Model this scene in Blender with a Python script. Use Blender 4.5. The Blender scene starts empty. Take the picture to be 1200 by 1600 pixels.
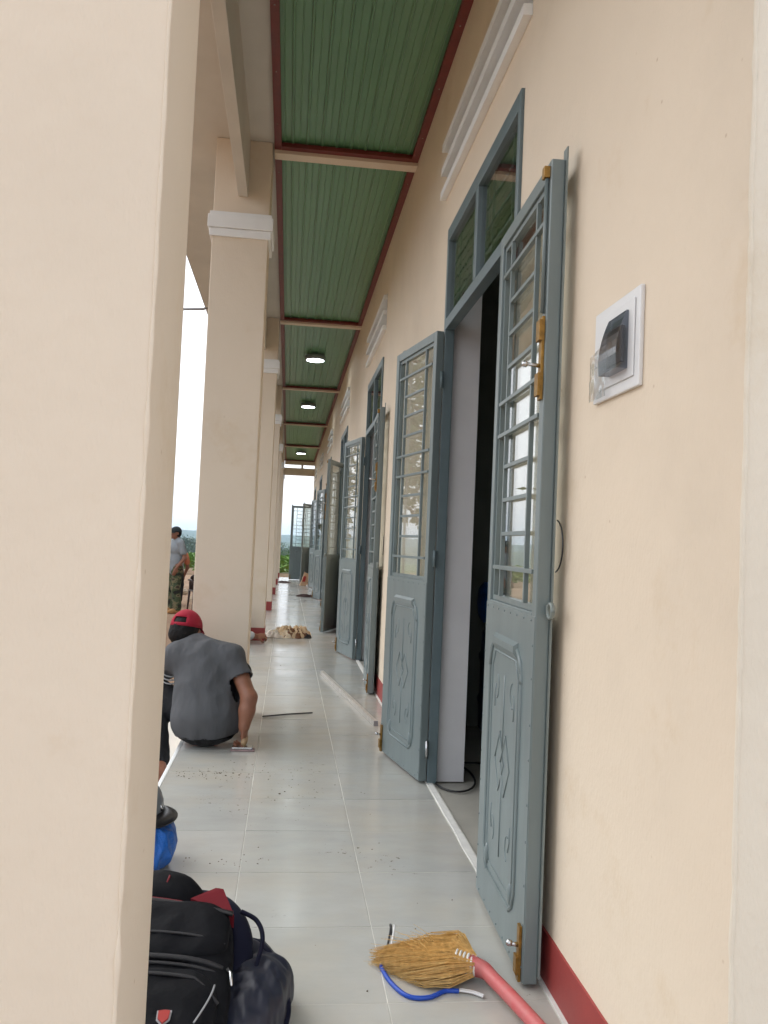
import bpy, bmesh, math, random
import numpy as np
from mathutils import Vector, Matrix, noise
R = math.radians
rnd = random.Random(7)
scene = bpy.context.scene
COL = scene.collection

# ------------------------------------------------------------------ camera
cam_d = bpy.data.cameras.new('camera')
cam = bpy.data.objects.new('camera', cam_d)
COL.objects.link(cam)
scene.camera = cam
cam_d.sensor_fit = 'VERTICAL'
cam_d.sensor_height = 36.0
cam_d.lens = 36.0 * 1301.1 / 1600.0
cam_d.clip_start = 0.02
cam_d.clip_end = 9000
EYE = 1.1026
yaw, pitch, roll = R(6.4923), R(2.2945), R(2.4872)
Fw = Vector((math.sin(yaw)*math.cos(pitch), math.cos(yaw)*math.cos(pitch), math.sin(pitch)))
Rt = Vector((math.cos(yaw), -math.sin(yaw), 0))
Up = Rt.cross(Fw)
r2 = math.cos(roll)*Rt + math.sin(roll)*Up
u2 = -math.sin(roll)*Rt + math.cos(roll)*Up
cam.matrix_world = Matrix(((r2.x, u2.x, -Fw.x, 0), (r2.y, u2.y, -Fw.y, 0), (r2.z, u2.z, -Fw.z, EYE), (0, 0, 0, 1)))

# ------------------------------------------------------------------ sky, sun, exposure
SUN_EL, SUN_AZ = R(48), R(-50)          # azimuth measured from +Y towards +X
world = bpy.data.worlds.new('World')
scene.world = world
world.use_nodes = True
wn, wl = world.node_tree.nodes, world.node_tree.links
wn.clear()
sky = wn.new('ShaderNodeTexSky')
sky.sky_type = 'NISHITA'
sky.sun_disc = False
sky.sun_elevation = SUN_EL
sky.sun_rotation = SUN_AZ
sky.air_density = 1.0
sky.dust_density = 6.0
sky.ozone_density = 1.0
hsv = wn.new('ShaderNodeHueSaturation')
hsv.inputs['Saturation'].default_value = 0.35
bg = wn.new('ShaderNodeBackground')
bg.inputs['Strength'].default_value = 0.15
wo = wn.new('ShaderNodeOutputWorld')
wl.new(sky.outputs[0], hsv.inputs['Color'])
# high even cloud: the clear-sky gradient shows only faintly through a white overcast
cloud = wn.new('ShaderNodeMixRGB')
cloud.inputs['Fac'].default_value = 0.75
cloud.inputs['Color2'].default_value = (7.5, 7.8, 8.25, 1)
wl.new(hsv.outputs[0], cloud.inputs['Color1'])
wl.new(cloud.outputs[0], bg.inputs['Color'])
wl.new(bg.outputs[0], wo.inputs[0])

sun_d = bpy.data.lights.new('sun', 'SUN')
sun_d.energy = 0.5
sun_d.angle = R(60)
sun_d.color = (1.0, 0.97, 0.92)
sun = bpy.data.objects.new('sun', sun_d)
COL.objects.link(sun)
sdir = Vector((math.sin(SUN_AZ)*math.cos(SUN_EL), math.cos(SUN_AZ)*math.cos(SUN_EL), math.sin(SUN_EL)))
sun.rotation_euler = sdir.to_track_quat('Z', 'Y').to_euler()
sun.location = sdir * 30

scene.view_settings.view_transform = 'Standard'
scene.view_settings.look = 'None'
scene.view_settings.exposure = 0.70
scene.view_settings.gamma = 1.0
scene.cycles.max_bounces = 9
scene.cycles.diffuse_bounces = 6
scene.cycles.transparent_max_bounces = 24
scene.cycles.use_denoising = True
scene.cycles.use_adaptive_sampling = True
scene.cycles.adaptive_threshold = 0.02
scene.cycles.sample_clamp_indirect = 6.0

# ------------------------------------------------------------------ materials
def nodes_of(name):
    m = bpy.data.materials.new(name)
    m.use_nodes = True
    nt = m.node_tree
    b = nt.nodes['Principled BSDF']
    return m, nt, b

def L(nt, a, b):
    nt.links.new(a, b)

def coords(nt, kind='pos'):
    if kind == 'pos':
        return nt.nodes.new('ShaderNodeNewGeometry').outputs['Position']
    return nt.nodes.new('ShaderNodeTexCoord').outputs['Object']

def tex(nt, vec, scale, detail=4, rough=0.55, stretch=None):
    if stretch:
        mp = nt.nodes.new('ShaderNodeMapping')
        mp.inputs['Scale'].default_value = stretch
        L(nt, vec, mp.inputs['Vector'])
        vec = mp.outputs[0]
    t = nt.nodes.new('ShaderNodeTexNoise')
    t.inputs['Scale'].default_value = scale
    t.inputs['Detail'].default_value = detail
    t.inputs['Roughness'].default_value = rough
    L(nt, vec, t.inputs['Vector'])
    return t.outputs['Fac']

def ramp(nt, fac, stops):
    r = nt.nodes.new('ShaderNodeValToRGB')
    el = r.color_ramp.elements
    while len(el) < len(stops):
        el.new(0.5)
    for e, (p, c) in zip(el, stops):
        e.position = p
        e.color = (c[0], c[1], c[2], 1)
    L(nt, fac, r.inputs['Fac'])
    return r.outputs['Color']

def bump(nt, b, fac, strength, dist, prev=None):
    n = nt.nodes.new('ShaderNodeBump')
    n.inputs['Strength'].default_value = strength
    n.inputs['Distance'].default_value = dist
    L(nt, fac, n.inputs['Height'])
    if prev is not None:
        L(nt, prev, n.inputs['Normal'])
    L(nt, n.outputs[0], b.inputs['Normal'])
    return n.outputs[0]

def mat(name, c, rough=0.6, var=0.08, vscale=3.0, bstr=0.0, bscale=60.0, bdist=0.003, metal=0.0, spec=0.5,
        kind='pos', stretch=None, detail=4, c2=None):
    m, nt, b = nodes_of(name)
    b.inputs['Roughness'].default_value = rough
    b.inputs['Metallic'].default_value = metal
    b.inputs['Specular IOR Level'].default_value = spec
    v = coords(nt, kind)
    if var > 0 or c2:
        f = tex(nt, v, vscale, detail, 0.6, stretch)
        lo = c2 or tuple(x*(1-var) for x in c)
        hi = c if c2 else tuple(min(1, x*(1+var)) for x in c)
        L(nt, ramp(nt, f, [(0.3, lo), (0.7, hi)]), b.inputs['Base Color'])
    else:
        b.inputs['Base Color'].default_value = (*c, 1)
    if bstr > 0:
        bump(nt, b, tex(nt, v, bscale, 5, 0.6, stretch), bstr, bdist)
    return m

def wall_mat(name, c, dirt=0.10, b1=0.5):
    """roller-painted render: fine orange-peel, broad trowel waves, faint stains"""
    m, nt, b = nodes_of(name)
    b.inputs['Roughness'].default_value = 0.62
    b.inputs['Specular IOR Level'].default_value = 0.3
    v = coords(nt)
    f = tex(nt, v, 1.3, 6, 0.6)
    base = ramp(nt, f, [(0.25, tuple(x*(1-dirt) for x in c)), (0.5, c), (0.8, tuple(min(1, x*(1+dirt*0.5)) for x in c))])
    f2 = tex(nt, v, 2.1, 8, 0.72)
    mx = nt.nodes.new('ShaderNodeMixRGB')
    mx.blend_type = 'MULTIPLY'
    L(nt, ramp(nt, f2, [(0.0, (1, 1, 1)), (0.58, (1, 1, 1)), (0.72, (0.92, 0.87, 0.79))]), mx.inputs['Color2'])
    mx.inputs['Fac'].default_value = 0.8
    L(nt, base, mx.inputs['Color1'])
    # scattered specks
    vo = nt.nodes.new('ShaderNodeTexVoronoi')
    vo.inputs['Scale'].default_value = 9
    L(nt, v, vo.inputs['Vector'])
    mx2 = nt.nodes.new('ShaderNodeMixRGB')
    mx2.blend_type = 'MULTIPLY'
    mx2.inputs['Fac'].default_value = 1
    L(nt, mx.outputs[0], mx2.inputs['Color1'])
    L(nt, ramp(nt, vo.outputs['Distance'], [(0.02, (0.78, 0.72, 0.66)), (0.045, (1, 1, 1))]), mx2.inputs['Color2'])
    L(nt, mx2.outputs[0], b.inputs['Base Color'])
    n1 = bump(nt, b, tex(nt, v, 4, 5, 0.55), 0.5, 0.012)
    n2 = bump(nt, b, tex(nt, v, 150, 3, 0.6, (1, 1, 0.35)), b1, 0.0022, n1)
    return m

M = {}
M['wall'] = wall_mat('cream_wall_paint', (0.735, 0.632, 0.503))
M['column'] = wall_mat('cream_column_paint', (0.735, 0.642, 0.522), 0.05, 0.35)
M['gable'] = wall_mat('rough_gable_paint', (0.75, 0.69, 0.58), 0.06, 0.6)
M['white'] = mat('white_trim_paint', (0.82, 0.84, 0.84), 0.6, 0.04, 5, 0.3, 90, 0.002)
M['soffit'] = mat('soffit_whitewash', (0.62, 0.59, 0.53), 0.75, 0.06, 2.5, 0.3, 70, 0.002)
M['reveal'] = mat('lilac_grey_reveal', (0.66, 0.66, 0.68), 0.65, 0.05, 4, 0.3, 90, 0.002)
M['skirt'] = mat('oxide_red_skirting', (0.30, 0.045, 0.04), 0.5, 0.12, 6, 0.2, 80, 0.002)
M['trim'] = mat('dark_red_steel', (0.15, 0.020, 0.014), 0.45, 0.15, 12, 0.1, 60, 0.001)
M['caulk'] = mat('white_caulk', (0.72, 0.72, 0.69), 0.7, 0.1, 20, 0.5, 60, 0.004)
M['grout'] = mat('tile_grout', (0.60, 0.595, 0.55), 0.8, 0.25, 4, 0.4, 120, 0.002)
M['concrete'] = mat('grey_concrete', (0.40, 0.39, 0.36), 0.85, 0.15, 3, 0.5, 40, 0.004)
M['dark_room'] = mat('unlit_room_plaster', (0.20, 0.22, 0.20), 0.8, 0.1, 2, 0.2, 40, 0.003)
M['steel'] = mat('grey_blue_door_enamel', (0.165, 0.207, 0.212), 0.33, 0.09, 12, 0.15, 30, 0.003, spec=0.55, stretch=(1, 1, 0.15))
M['steel2'] = mat('grey_green_door_enamel', (0.20, 0.235, 0.225), 0.42, 0.06, 9, 0.06, 35, 0.003, spec=0.5)
M['frame'] = mat('dark_blue_frame_enamel', (0.115, 0.160, 0.175), 0.4, 0.08, 9, 0.06, 35, 0.003)
M['brass'] = mat('brass_bolt', (0.29, 0.16, 0.035), 0.42, 0.3, 60, 0.1, 90, 0.001, metal=0.6)
M['chrome'] = mat('zinc_steel', (0.55, 0.56, 0.57), 0.25, 0.05, 30, 0, metal=1.0)
M['black'] = mat('black_plastic', (0.015, 0.015, 0.017), 0.4, 0.1, 30)
M['black_rubber'] = mat('black_cable', (0.012, 0.012, 0.013), 0.5, 0.1, 30)
M['plastic_white'] = mat('white_plastic', (0.72, 0.73, 0.74), 0.3, 0.02, 10)
M['smoke'] = None
M['spout'] = mat('grey_pvc', (0.28, 0.28, 0.29), 0.5, 0.1, 10)
M['alu'] = mat('dusty_aluminium', (0.48, 0.45, 0.41), 0.5, 0.15, 20, 0.2, 90, 0.001, metal=0.3)

def steel_sheet():
    m, nt, b = nodes_of('green_ceiling_sheet')
    b.inputs['Roughness'].default_value = 0.34
    b.inputs['Specular IOR Level'].default_value = 0.6
    oi = nt.nodes.new('ShaderNodeObjectInfo')      # each bay's sheet comes from another batch
    L(nt, ramp(nt, oi.outputs['Random'], [(0.0, (0.112, 0.252, 0.128)), (1.0, (0.130, 0.285, 0.140))]), b.inputs['Base Color'])
    b.inputs['Roughness'].default_value = 0.30
    return m
M['sheet'] = steel_sheet()

def tile_mat():
    m, nt, b = nodes_of('polished_grey_tile')
    v = coords(nt)
    oi = nt.nodes.new('ShaderNodeObjectInfo')
    base = ramp(nt, tex(nt, v, 3.2, 8, 0.65, (1, 2.2, 1)), [(0.25, (0.41, 0.412, 0.39)), (0.75, (0.505, 0.507, 0.478))])
    mm = nt.nodes.new('ShaderNodeMixRGB')
    mm.blend_type = 'MULTIPLY'
    mm.inputs['Fac'].default_value = 1
    L(nt, base, mm.inputs['Color1'])
    L(nt, ramp(nt, oi.outputs['Random'], [(0, (0.94, 0.95, 0.95)), (1, (1.0, 1.0, 1.0))]), mm.inputs['Color2'])
    # dusty sandy stains and small mud crumbs
    st = ramp(nt, tex(nt, v, 1.7, 7, 0.7), [(0.44, (0, 0, 0)), (0.80, (1, 1, 1))])
    m2 = nt.nodes.new('ShaderNodeMixRGB')
    L(nt, mm.outputs[0], m2.inputs['Color1'])
    m2.inputs['Color2'].default_value = (0.50, 0.445, 0.35, 1)
    sc = nt.nodes.new('ShaderNodeMath')
    sc.operation = 'MULTIPLY'
    sc.inputs[1].default_value = 0.75
    L(nt, st, sc.inputs[0])
    L(nt, sc.outputs[0], m2.inputs['Fac'])
    sp = ramp(nt, tex(nt, v, 38, 4, 0.7), [(0.62, (0, 0, 0)), (0.66, (1, 1, 1))])
    ms = ramp(nt, tex(nt, v, 1.9, 3, 0.5, (1.3, 1, 1)), [(0.55, (0, 0, 0)), (0.66, (1, 1, 1))])
    mu = nt.nodes.new('ShaderNodeMath')
    mu.operation = 'MULTIPLY'
    L(nt, sp, mu.inputs[0])
    L(nt, ms, mu.inputs[1])
    m3 = nt.nodes.new('ShaderNodeMixRGB')
    L(nt, m2.outputs[0], m3.inputs['Color1'])
    m3.inputs['Color2'].default_value = (0.13, 0.105, 0.075, 1)
    L(nt, mu.outputs[0], m3.inputs['Fac'])
    L(nt, m3.outputs[0], b.inputs['Base Color'])
    L(nt, ramp(nt, tex(nt, v, 2.3, 6, 0.65), [(0.3, (0.12, 0.12, 0.12)), (0.75, (0.27, 0.27, 0.27))]), b.inputs['Roughness'])
    b.inputs['Specular IOR Level'].default_value = 0.5
    bump(nt, b, tex(nt, v, 8, 4, 0.55, (1, 2.5, 1)), 0.05, 0.003)
    return m
M['tile'] = tile_mat()

def glass_mat(name, tint, lo=0.07, hi=0.95, rough=0.0, wobble=0.0):
    m, nt, b = nodes_of(name)
    nt.nodes.remove(b)
    out = nt.nodes['Material Output']
    lw = nt.nodes.new('ShaderNodeLayerWeight')
    lw.inputs['Blend'].default_value = 0.5
    pw = nt.nodes.new('ShaderNodeMath'); pw.operation = 'POWER'; pw.inputs[1].default_value = 3.2
    mr = nt.nodes.new('ShaderNodeMapRange')
    mr.inputs['To Min'].default_value = lo
    mr.inputs['To Max'].default_value = hi
    tr = nt.nodes.new('ShaderNodeBsdfTransparent')
    tr.inputs['Color'].default_value = (*tint, 1)
    gl = nt.nodes.new('ShaderNodeBsdfGlossy')
    gl.inputs['Roughness'].default_value = rough
    mx = nt.nodes.new('ShaderNodeMixShader')
    L(nt, lw.outputs['Facing'], pw.inputs[0])
    L(nt, pw.outputs[0], mr.inputs['Value'])
    L(nt, mr.outputs[0], mx.inputs['Fac'])
    L(nt, tr.outputs[0], mx.inputs[1])
    L(nt, gl.outputs[0], mx.inputs[2])
    if wobble:
        bp = nt.nodes.new('ShaderNodeBump')
        bp.inputs['Strength'].default_value = wobble
        bp.inputs['Distance'].default_value = 0.01
        L(nt, tex(nt, coords(nt), 6, 2, 0.5), bp.inputs['Height'])
        L(nt, bp.outputs[0], gl.inputs['Normal'])
    L(nt, mx.outputs[0], out.inputs['Surface'])
    return m
M['glass'] = glass_mat('window_glass', (0.95, 0.97, 0.95), wobble=0.03)
M['smoke'] = glass_mat('smoked_plastic_lid', (0.30, 0.33, 0.38), 0.10, 0.9, 0.12)
M['film'] = glass_mat('clear_plastic_film', (0.90, 0.92, 0.93), 0.28, 0.95, 0.10, 1.0)

def emit_mat(name, c, s):
    m, nt, b = nodes_of(name)
    b.inputs['Base Color'].default_value = (0.8, 0.8, 0.8, 1)
    b.inputs['Emission Color'].default_value = (*c, 1)
    b.inputs['Emission Strength'].default_value = s
    return m
M['lamp'] = emit_mat('lit_lamp_disc', (0.88, 0.97, 1.0), 12.0)

def cloth(name, c, c2=None, rough=0.85, fold=0.5, scale=14, stretch=(1, 1, 0.5), sheen=0.03, spec=0.22):
    m, nt, b = nodes_of(name)
    b.inputs['Roughness'].default_value = rough
    b.inputs['Specular IOR Level'].default_value = spec
    b.inputs['Sheen Weight'].default_value = sheen
    v = coords(nt)
    f = tex(nt, v, 6, 5, 0.6)
    L(nt, ramp(nt, f, [(0.3, c2 or tuple(x*0.85 for x in c)), (0.7, c)]), b.inputs['Base Color'])
    n1 = bump(nt, b, tex(nt, v, scale, 3, 0.5, stretch), fold, 0.02)
    bump(nt, b, tex(nt, v, 500, 2, 0.5), 0.25, 0.001, n1)
    return m
M['shirt_grey'] = cloth('charcoal_cotton', (0.098, 0.102, 0.110), (0.080, 0.083, 0.090), fold=0.9, scale=7, stretch=(1.3, 1, 0.45))
M['pants_black'] = cloth('black_cotton', (0.016, 0.016, 0.018))
M['shirt_light'] = cloth('light_grey_cotton', (0.30, 0.33, 0.36), fold=0.5)
M['orange'] = cloth('orange_cotton', (0.62, 0.22, 0.12))
M['red_cap'] = cloth('red_cap_cotton', (0.38, 0.022, 0.045), fold=0.15)
M['dark_cap'] = cloth('dark_cap_cotton', (0.03, 0.04, 0.045), fold=0.1)
M['white_cloth'] = cloth('dusty_white_cotton', (0.55, 0.56, 0.57))
M['skin'] = mat('brown_skin', (0.25, 0.105, 0.060), 0.5, 0.10, 30, 0.15, 160, 0.001)
M['skin_pale'] = mat('dusty_skin', (0.34, 0.17, 0.11), 0.55, 0.10, 30, 0.15, 160, 0.001)
M['hair'] = mat('black_hair', (0.008, 0.007, 0.007), 0.65, 0.2, 60, 0.6, 180, 0.003, spec=0.2)
M['bag_black'] = cloth('black_nylon', (0.006, 0.0065, 0.009), (0.004, 0.0045, 0.006), 0.7, 0.35, 16, (1, 1, 1), 0.0, 0.12)
M['bag_red'] = cloth('red_nylon_lining', (0.17, 0.012, 0.020), None, 0.6, 0.1)
M['navy'] = cloth('navy_strap', (0.007, 0.008, 0.022), None, 0.7, 0.4, spec=0.12)
M['navy_shiny'] = None
def shiny():
    m, nt, b = nodes_of('navy_crumpled_plastic')
    b.inputs['Base Color'].default_value = (0.010, 0.013, 0.028, 1)
    b.inputs['Roughness'].default_value = 0.48
    v = coords(nt)
    n1 = bump(nt, b, tex(nt, v, 9, 2, 0.5, (2.2, 1, 1)), 0.8, 0.025)
    return m
M['navy_shiny'] = shiny()
M['blue_bag'] = mat('bright_blue_nylon', (0.012, 0.13, 0.52), 0.42, 0.25, 14, 0.8, 22, 0.02)
M['helmet'] = mat('grey_helmet_shell', (0.16, 0.18, 0.20), 0.3, 0.05, 12)
M['emblem'] = mat('red_emblem', (0.34, 0.02, 0.015), 0.4, 0.05, 30)
M['silver'] = mat('silver_piping', (0.30, 0.31, 0.33), 0.45, 0.05, 30, metal=0.3)
M['straw'] = mat('golden_broom_straw', (0.80, 0.55, 0.22), 0.6, 0.0, 90, c2=(0.52, 0.32, 0.105))
M['pink'] = mat('pink_wrapped_handle', (0.54, 0.095, 0.10), 0.5, 0.0, 25, 0.3, 60, 0.002, c2=(0.50, 0.16, 0.155))
M['blue_wire'] = mat('blue_wire', (0.005, 0.06, 0.42), 0.4, 0.05, 30)
M['drum'] = mat('blue_drum_plastic', (0.015, 0.05, 0.12), 0.35, 0.15, 10)
M['wood'] = mat('worn_wood', (0.36, 0.24, 0.13), 0.6, 0.2, 20, 0.2, 60, 0.002, stretch=(1, 1, 6))
M['brown'] = mat('dark_brown_plastic', (0.045, 0.022, 0.018), 0.45, 0.2, 20)
M['bark'] = mat('tree_bark', (0.10, 0.075, 0.05), 0.9, 0.25, 12, 0.8, 30, 0.02)

def leaf_mat(name, a, b_):
    m, nt, b = nodes_of(name)
    b.inputs['Roughness'].default_value = 0.55
    v = coords(nt)
    L(nt, ramp(nt, tex(nt, v, 2.5, 3, 0.6), [(0.3, a), (0.7, b_)]), b.inputs['Base Color'])
    return m
M['leaf'] = leaf_mat('green_leaves', (0.035, 0.075, 0.018), (0.085, 0.15, 0.035))
M['leaf_dark'] = leaf_mat('dark_green_leaves', (0.020, 0.045, 0.016), (0.045, 0.085, 0.025))
M['leaf_bright'] = leaf_mat('bright_crop_leaves', (0.09, 0.19, 0.025), (0.16, 0.30, 0.045))

def ground_mat():
    m, nt, b = nodes_of('red_dirt_and_fields')
    b.inputs['Roughness'].default_value = 0.95
    v = coords(nt)
    dirt = ramp(nt, tex(nt, v, 0.6, 8, 0.65), [(0.3, (0.20, 0.115, 0.065)), (0.55, (0.30, 0.19, 0.115)), (0.75, (0.38, 0.27, 0.18))])
    field = ramp(nt, tex(nt, v, 0.05, 6, 0.6), [(0.3, (0.035, 0.075, 0.022)), (0.6, (0.075, 0.14, 0.035)), (0.8, (0.12, 0.15, 0.06))])
    sx = nt.nodes.new('ShaderNodeSeparateXYZ')
    L(nt, v, sx.inputs[0])
    ad = nt.nodes.new('ShaderNodeMath'); ad.operation = 'MULTIPLY_ADD'
    L(nt, tex(nt, v, 0.12, 4, 0.6), ad.inputs[0])
    ad.inputs[1].default_value = 22
    L(nt, sx.outputs['Y'], ad.inputs[2])
    mr = nt.nodes.new('ShaderNodeMapRange')
    mr.inputs['From Min'].default_value = 48
    mr.inputs['From Max'].default_value = 54
    L(nt, ad.outputs[0], mr.inputs['Value'])
    mx = nt.nodes.new('ShaderNodeMixRGB')
    L(nt, mr.outputs[0], mx.inputs['Fac'])
    L(nt, dirt, mx.inputs['Color1'])
    L(nt, field, mx.inputs['Color2'])
    L(nt, mx.outputs[0], b.inputs['Base Color'])
    bump(nt, b, tex(nt, v, 5, 8, 0.7), 0.6, 0.08)
    return m
M['ground'] = ground_mat()
M['hill'] = mat('wooded_hill', (0.05, 0.085, 0.035), 0.9, 0.25, 0.02)
M['rubble'] = mat('pale_rubble', (0.42, 0.33, 0.24), 0.9, 0.2, 9, 0.6, 20, 0.02)

def camo():
    m, nt, b = nodes_of('camouflage_cotton')
    b.inputs['Roughness'].default_value = 0.9
    v = coords(nt)
    t = nt.nodes.new('ShaderNodeTexNoise'); t.inputs['Scale'].default_value = 9; t.inputs['Detail'].default_value = 2
    L(nt, v, t.inputs['Vector'])
    r = nt.nodes.new('ShaderNodeValToRGB')
    r.color_ramp.interpolation = 'CONSTANT'
    els = r.color_ramp.elements
    for _ in range(2): els.new(0.5)
    for e, (p_, c) in zip(els, [(0, (0.018, 0.018, 0.013)), (0.42, (0.055, 0.075, 0.035)), (0.53, (0.16, 0.14, 0.075)), (0.62, (0.045, 0.03, 0.018))]):
        e.position = p_; e.color = (*c, 1)
    L(nt, t.outputs['Fac'], r.inputs['Fac'])
    L(nt, r.outputs[0], b.inputs['Base Color'])
    bump(nt, b, tex(nt, v, 12, 3, 0.5), 0.5, 0.02)
    return m
M['camo'] = camo()
M['boot'] = mat('tan_boot', (0.40, 0.20, 0.07), 0.7, 0.2, 20)

# ------------------------------------------------------------------ mesh builder
class MB:
    def __init__(self):
        self.v, self.f, self.sm = [], [], []
    def add(self, vs, fs, smooth=False):
        o = len(self.v)
        self.v += [tuple(x) for x in vs]
        for f in fs:
            self.f.append([i+o for i in f]); self.sm.append(smooth)
        return self
    def box(self, x0, x1, y0, y1, z0, z1):
        vs = [(x, y, z) for x in (x0, x1) for y in (y0, y1) for z in (z0, z1)]
        return self.add(vs, [(0, 1, 3, 2), (4, 6, 7, 5), (0, 4, 5, 1), (2, 3, 7, 6), (0, 2, 6, 4), (1, 5, 7, 3)])
    def bevbox(self, x0, x1, y0, y1, z0, z1, b):
        """box with chamfered edges"""
        bm = bmesh.new()
        bmesh.ops.create_cube(bm, size=1)
        for v in bm.verts:
            v.co = ((x0+x1)/2 + v.co.x*(x1-x0), (y0+y1)/2 + v.co.y*(y1-y0), (z0+z1)/2 + v.co.z*(z1-z0))
        bmesh.ops.bevel(bm, geom=list(bm.edges), offset=b, segments=2, affect='EDGES', profile=0.6)
        bm.verts.index_update()
        self.add([v.co for v in bm.verts], [[v.index for v in f.verts] for f in bm.faces])
        bm.free()
        return self
    def tube(self, pts, rad, n=8, caps=True, smooth=True, flat=None):
        pts = [Vector(p) for p in pts]
        if not isinstance(rad, (list, tuple)):
            rad = [rad]*len(pts)
        rings = []
        up = None
        for i, p in enumerate(pts):
            t = (pts[min(i+1, len(pts)-1)] - pts[max(i-1, 0)])
            if t.length < 1e-9: t = Vector((0, 0, 1))
            t.normalize()
            if up is None:
                up = Vector((0, 0, 1)) if abs(t.z) < 0.9 else Vector((1, 0, 0))
            a = t.cross(up)
            if a.length < 1e-6: a = t.cross(Vector((0, 1, 0)))
            a.normalize()
            b = a.cross(t).normalized()
            up = b
            fl = flat if flat else 1.0
            rings.append([p + (a*math.cos(2*math.pi*k/n) + b*math.sin(2*math.pi*k/n)*fl)*rad[i] for k in range(n)])
        vs = [q for r in rings for q in r]
        fs = []
        for i in range(len(rings)-1):
            for k in range(n):
                k2 = (k+1) % n
                fs.append((i*n+k, i*n+k2, (i+1)*n+k2, (i+1)*n+k))
        if caps:
            fs.append(tuple(range(n-1, -1, -1)))
            fs.append(tuple((len(rings)-1)*n+k for k in range(n)))
        return self.add(vs, fs, smooth)
    def capsule(self, a, b, ra, rb, n=14):
        a, b = Vector(a), Vector(b)
        d = (b-a)
        if d.length < 1e-6: d = Vector((0, 0, 1e-3))
        t = d.normalized()
        pts, rad = [], []
        for k in range(5):
            th = math.pi/2*(1-k/5)
            pts.append(a - t*ra*math.sin(th)); rad.append(max(ra*math.cos(th), ra*0.02))
        pts.append(a); rad.append(ra)
        pts.append(b); rad.append(rb)
        for k in range(1, 6):
            th = math.pi/2*k/5
            pts.append(b + t*rb*math.sin(th)); rad.append(max(rb*math.cos(th), rb*0.02))
        # remove equal points
        return self.tube(pts, rad, n)
    def chain(self, pts, rads, n=14):
        for i in range(len(pts)-1):
            self.capsule(pts[i], pts[i+1], rads[i], rads[i+1], n)
        return self
    def ell(self, c, r, rot=None, nu=16, nv=12, e=1.0):
        """(super)ellipsoid"""
        c = Vector(c)
        def sp(x): return math.copysign(abs(x)**e, x)
        vs = []
        for j in range(nv+1):
            ph = -math.pi/2 + math.pi*j/nv
            for i in range(nu):
                th = 2*math.pi*i/nu
                q = Vector((r[0]*sp(math.cos(ph))*sp(math.cos(th)), r[1]*sp(math.cos(ph))*sp(math.sin(th)), r[2]*sp(math.sin(ph))))
                if rot is not None: q = rot @ q
                vs.append(c+q)
        fs = []
        for j in range(nv):
            for i in range(nu):
                i2 = (i+1) % nu
                fs.append((j*nu+i, j*nu+i2, (j+1)*nu+i2, (j+1)*nu+i))
        return self.add(vs, fs, True)
    def lathe(self, prof, c=(0, 0, 0), n=24, axis='z', smooth=True):
        vs = []
        for r, h in prof:
            for k in range(n):
                a = 2*math.pi*k/n
                if axis == 'z': q = (c[0]+r*math.cos(a), c[1]+r*math.sin(a), c[2]+h)
                else: q = (c[0]+h, c[1]+r*math.cos(a), c[2]+r*math.sin(a))
                vs.append(q)
        fs = []
        for i in range(len(prof)-1):
            for k in range(n):
                k2 = (k+1) % n
                fs.append((i*n+k, i*n+k2, (i+1)*n+k2, (i+1)*n+k))
        fs.append(tuple(range(n-1, -1, -1)))
        fs.append(tuple((len(prof)-1)*n+k for k in range(n)))
        return self.add(vs, fs, smooth)
    def xf(self, mtx):
        self.v = [tuple(mtx @ Vector(q)) for q in self.v]
        return self
    def mesh(self, name, m):
        me = bpy.data.meshes.new(name)
        me.from_pydata(self.v, [], self.f)
        me.polygons.foreach_set('use_smooth', self.sm)
        bm = bmesh.new(); bm.from_mesh(me)
        bmesh.ops.recalc_face_normals(bm, faces=bm.faces)
        bm.to_mesh(me); bm.free()
        if m is not None: me.materials.append(M[m] if isinstance(m, str) else m)
        return me
    def obj(self, name, m, parent=None):
        return link(name, self.mesh(name, m), parent)

def link(name, me, parent=None):
    o = bpy.data.objects.new(name, me)
    COL.objects.link(o)
    if parent is not None: o.parent = parent
    return o

def tag(o, label=None, cat=None, group=None, kind=None):
    if label: o['label'] = label
    if cat: o['category'] = cat
    if group: o['group'] = group
    if kind: o['kind'] = kind
    return o

def thing(name, label, cat, loc=(0, 0, 0), rz=0.0, group=None):
    o = bpy.data.objects.new(name, None)
    o.empty_display_size = 0.1
    COL.objects.link(o)
    o.location = loc
    o.rotation_euler = (0, 0, rz)
    return tag(o, label, cat, group)

def copy_tree(o, parent=None):
    c = o.copy()
    COL.objects.link(c)
    c.parent = parent
    for ch in list(o.children):
        copy_tree(ch, c)
    return c

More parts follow.
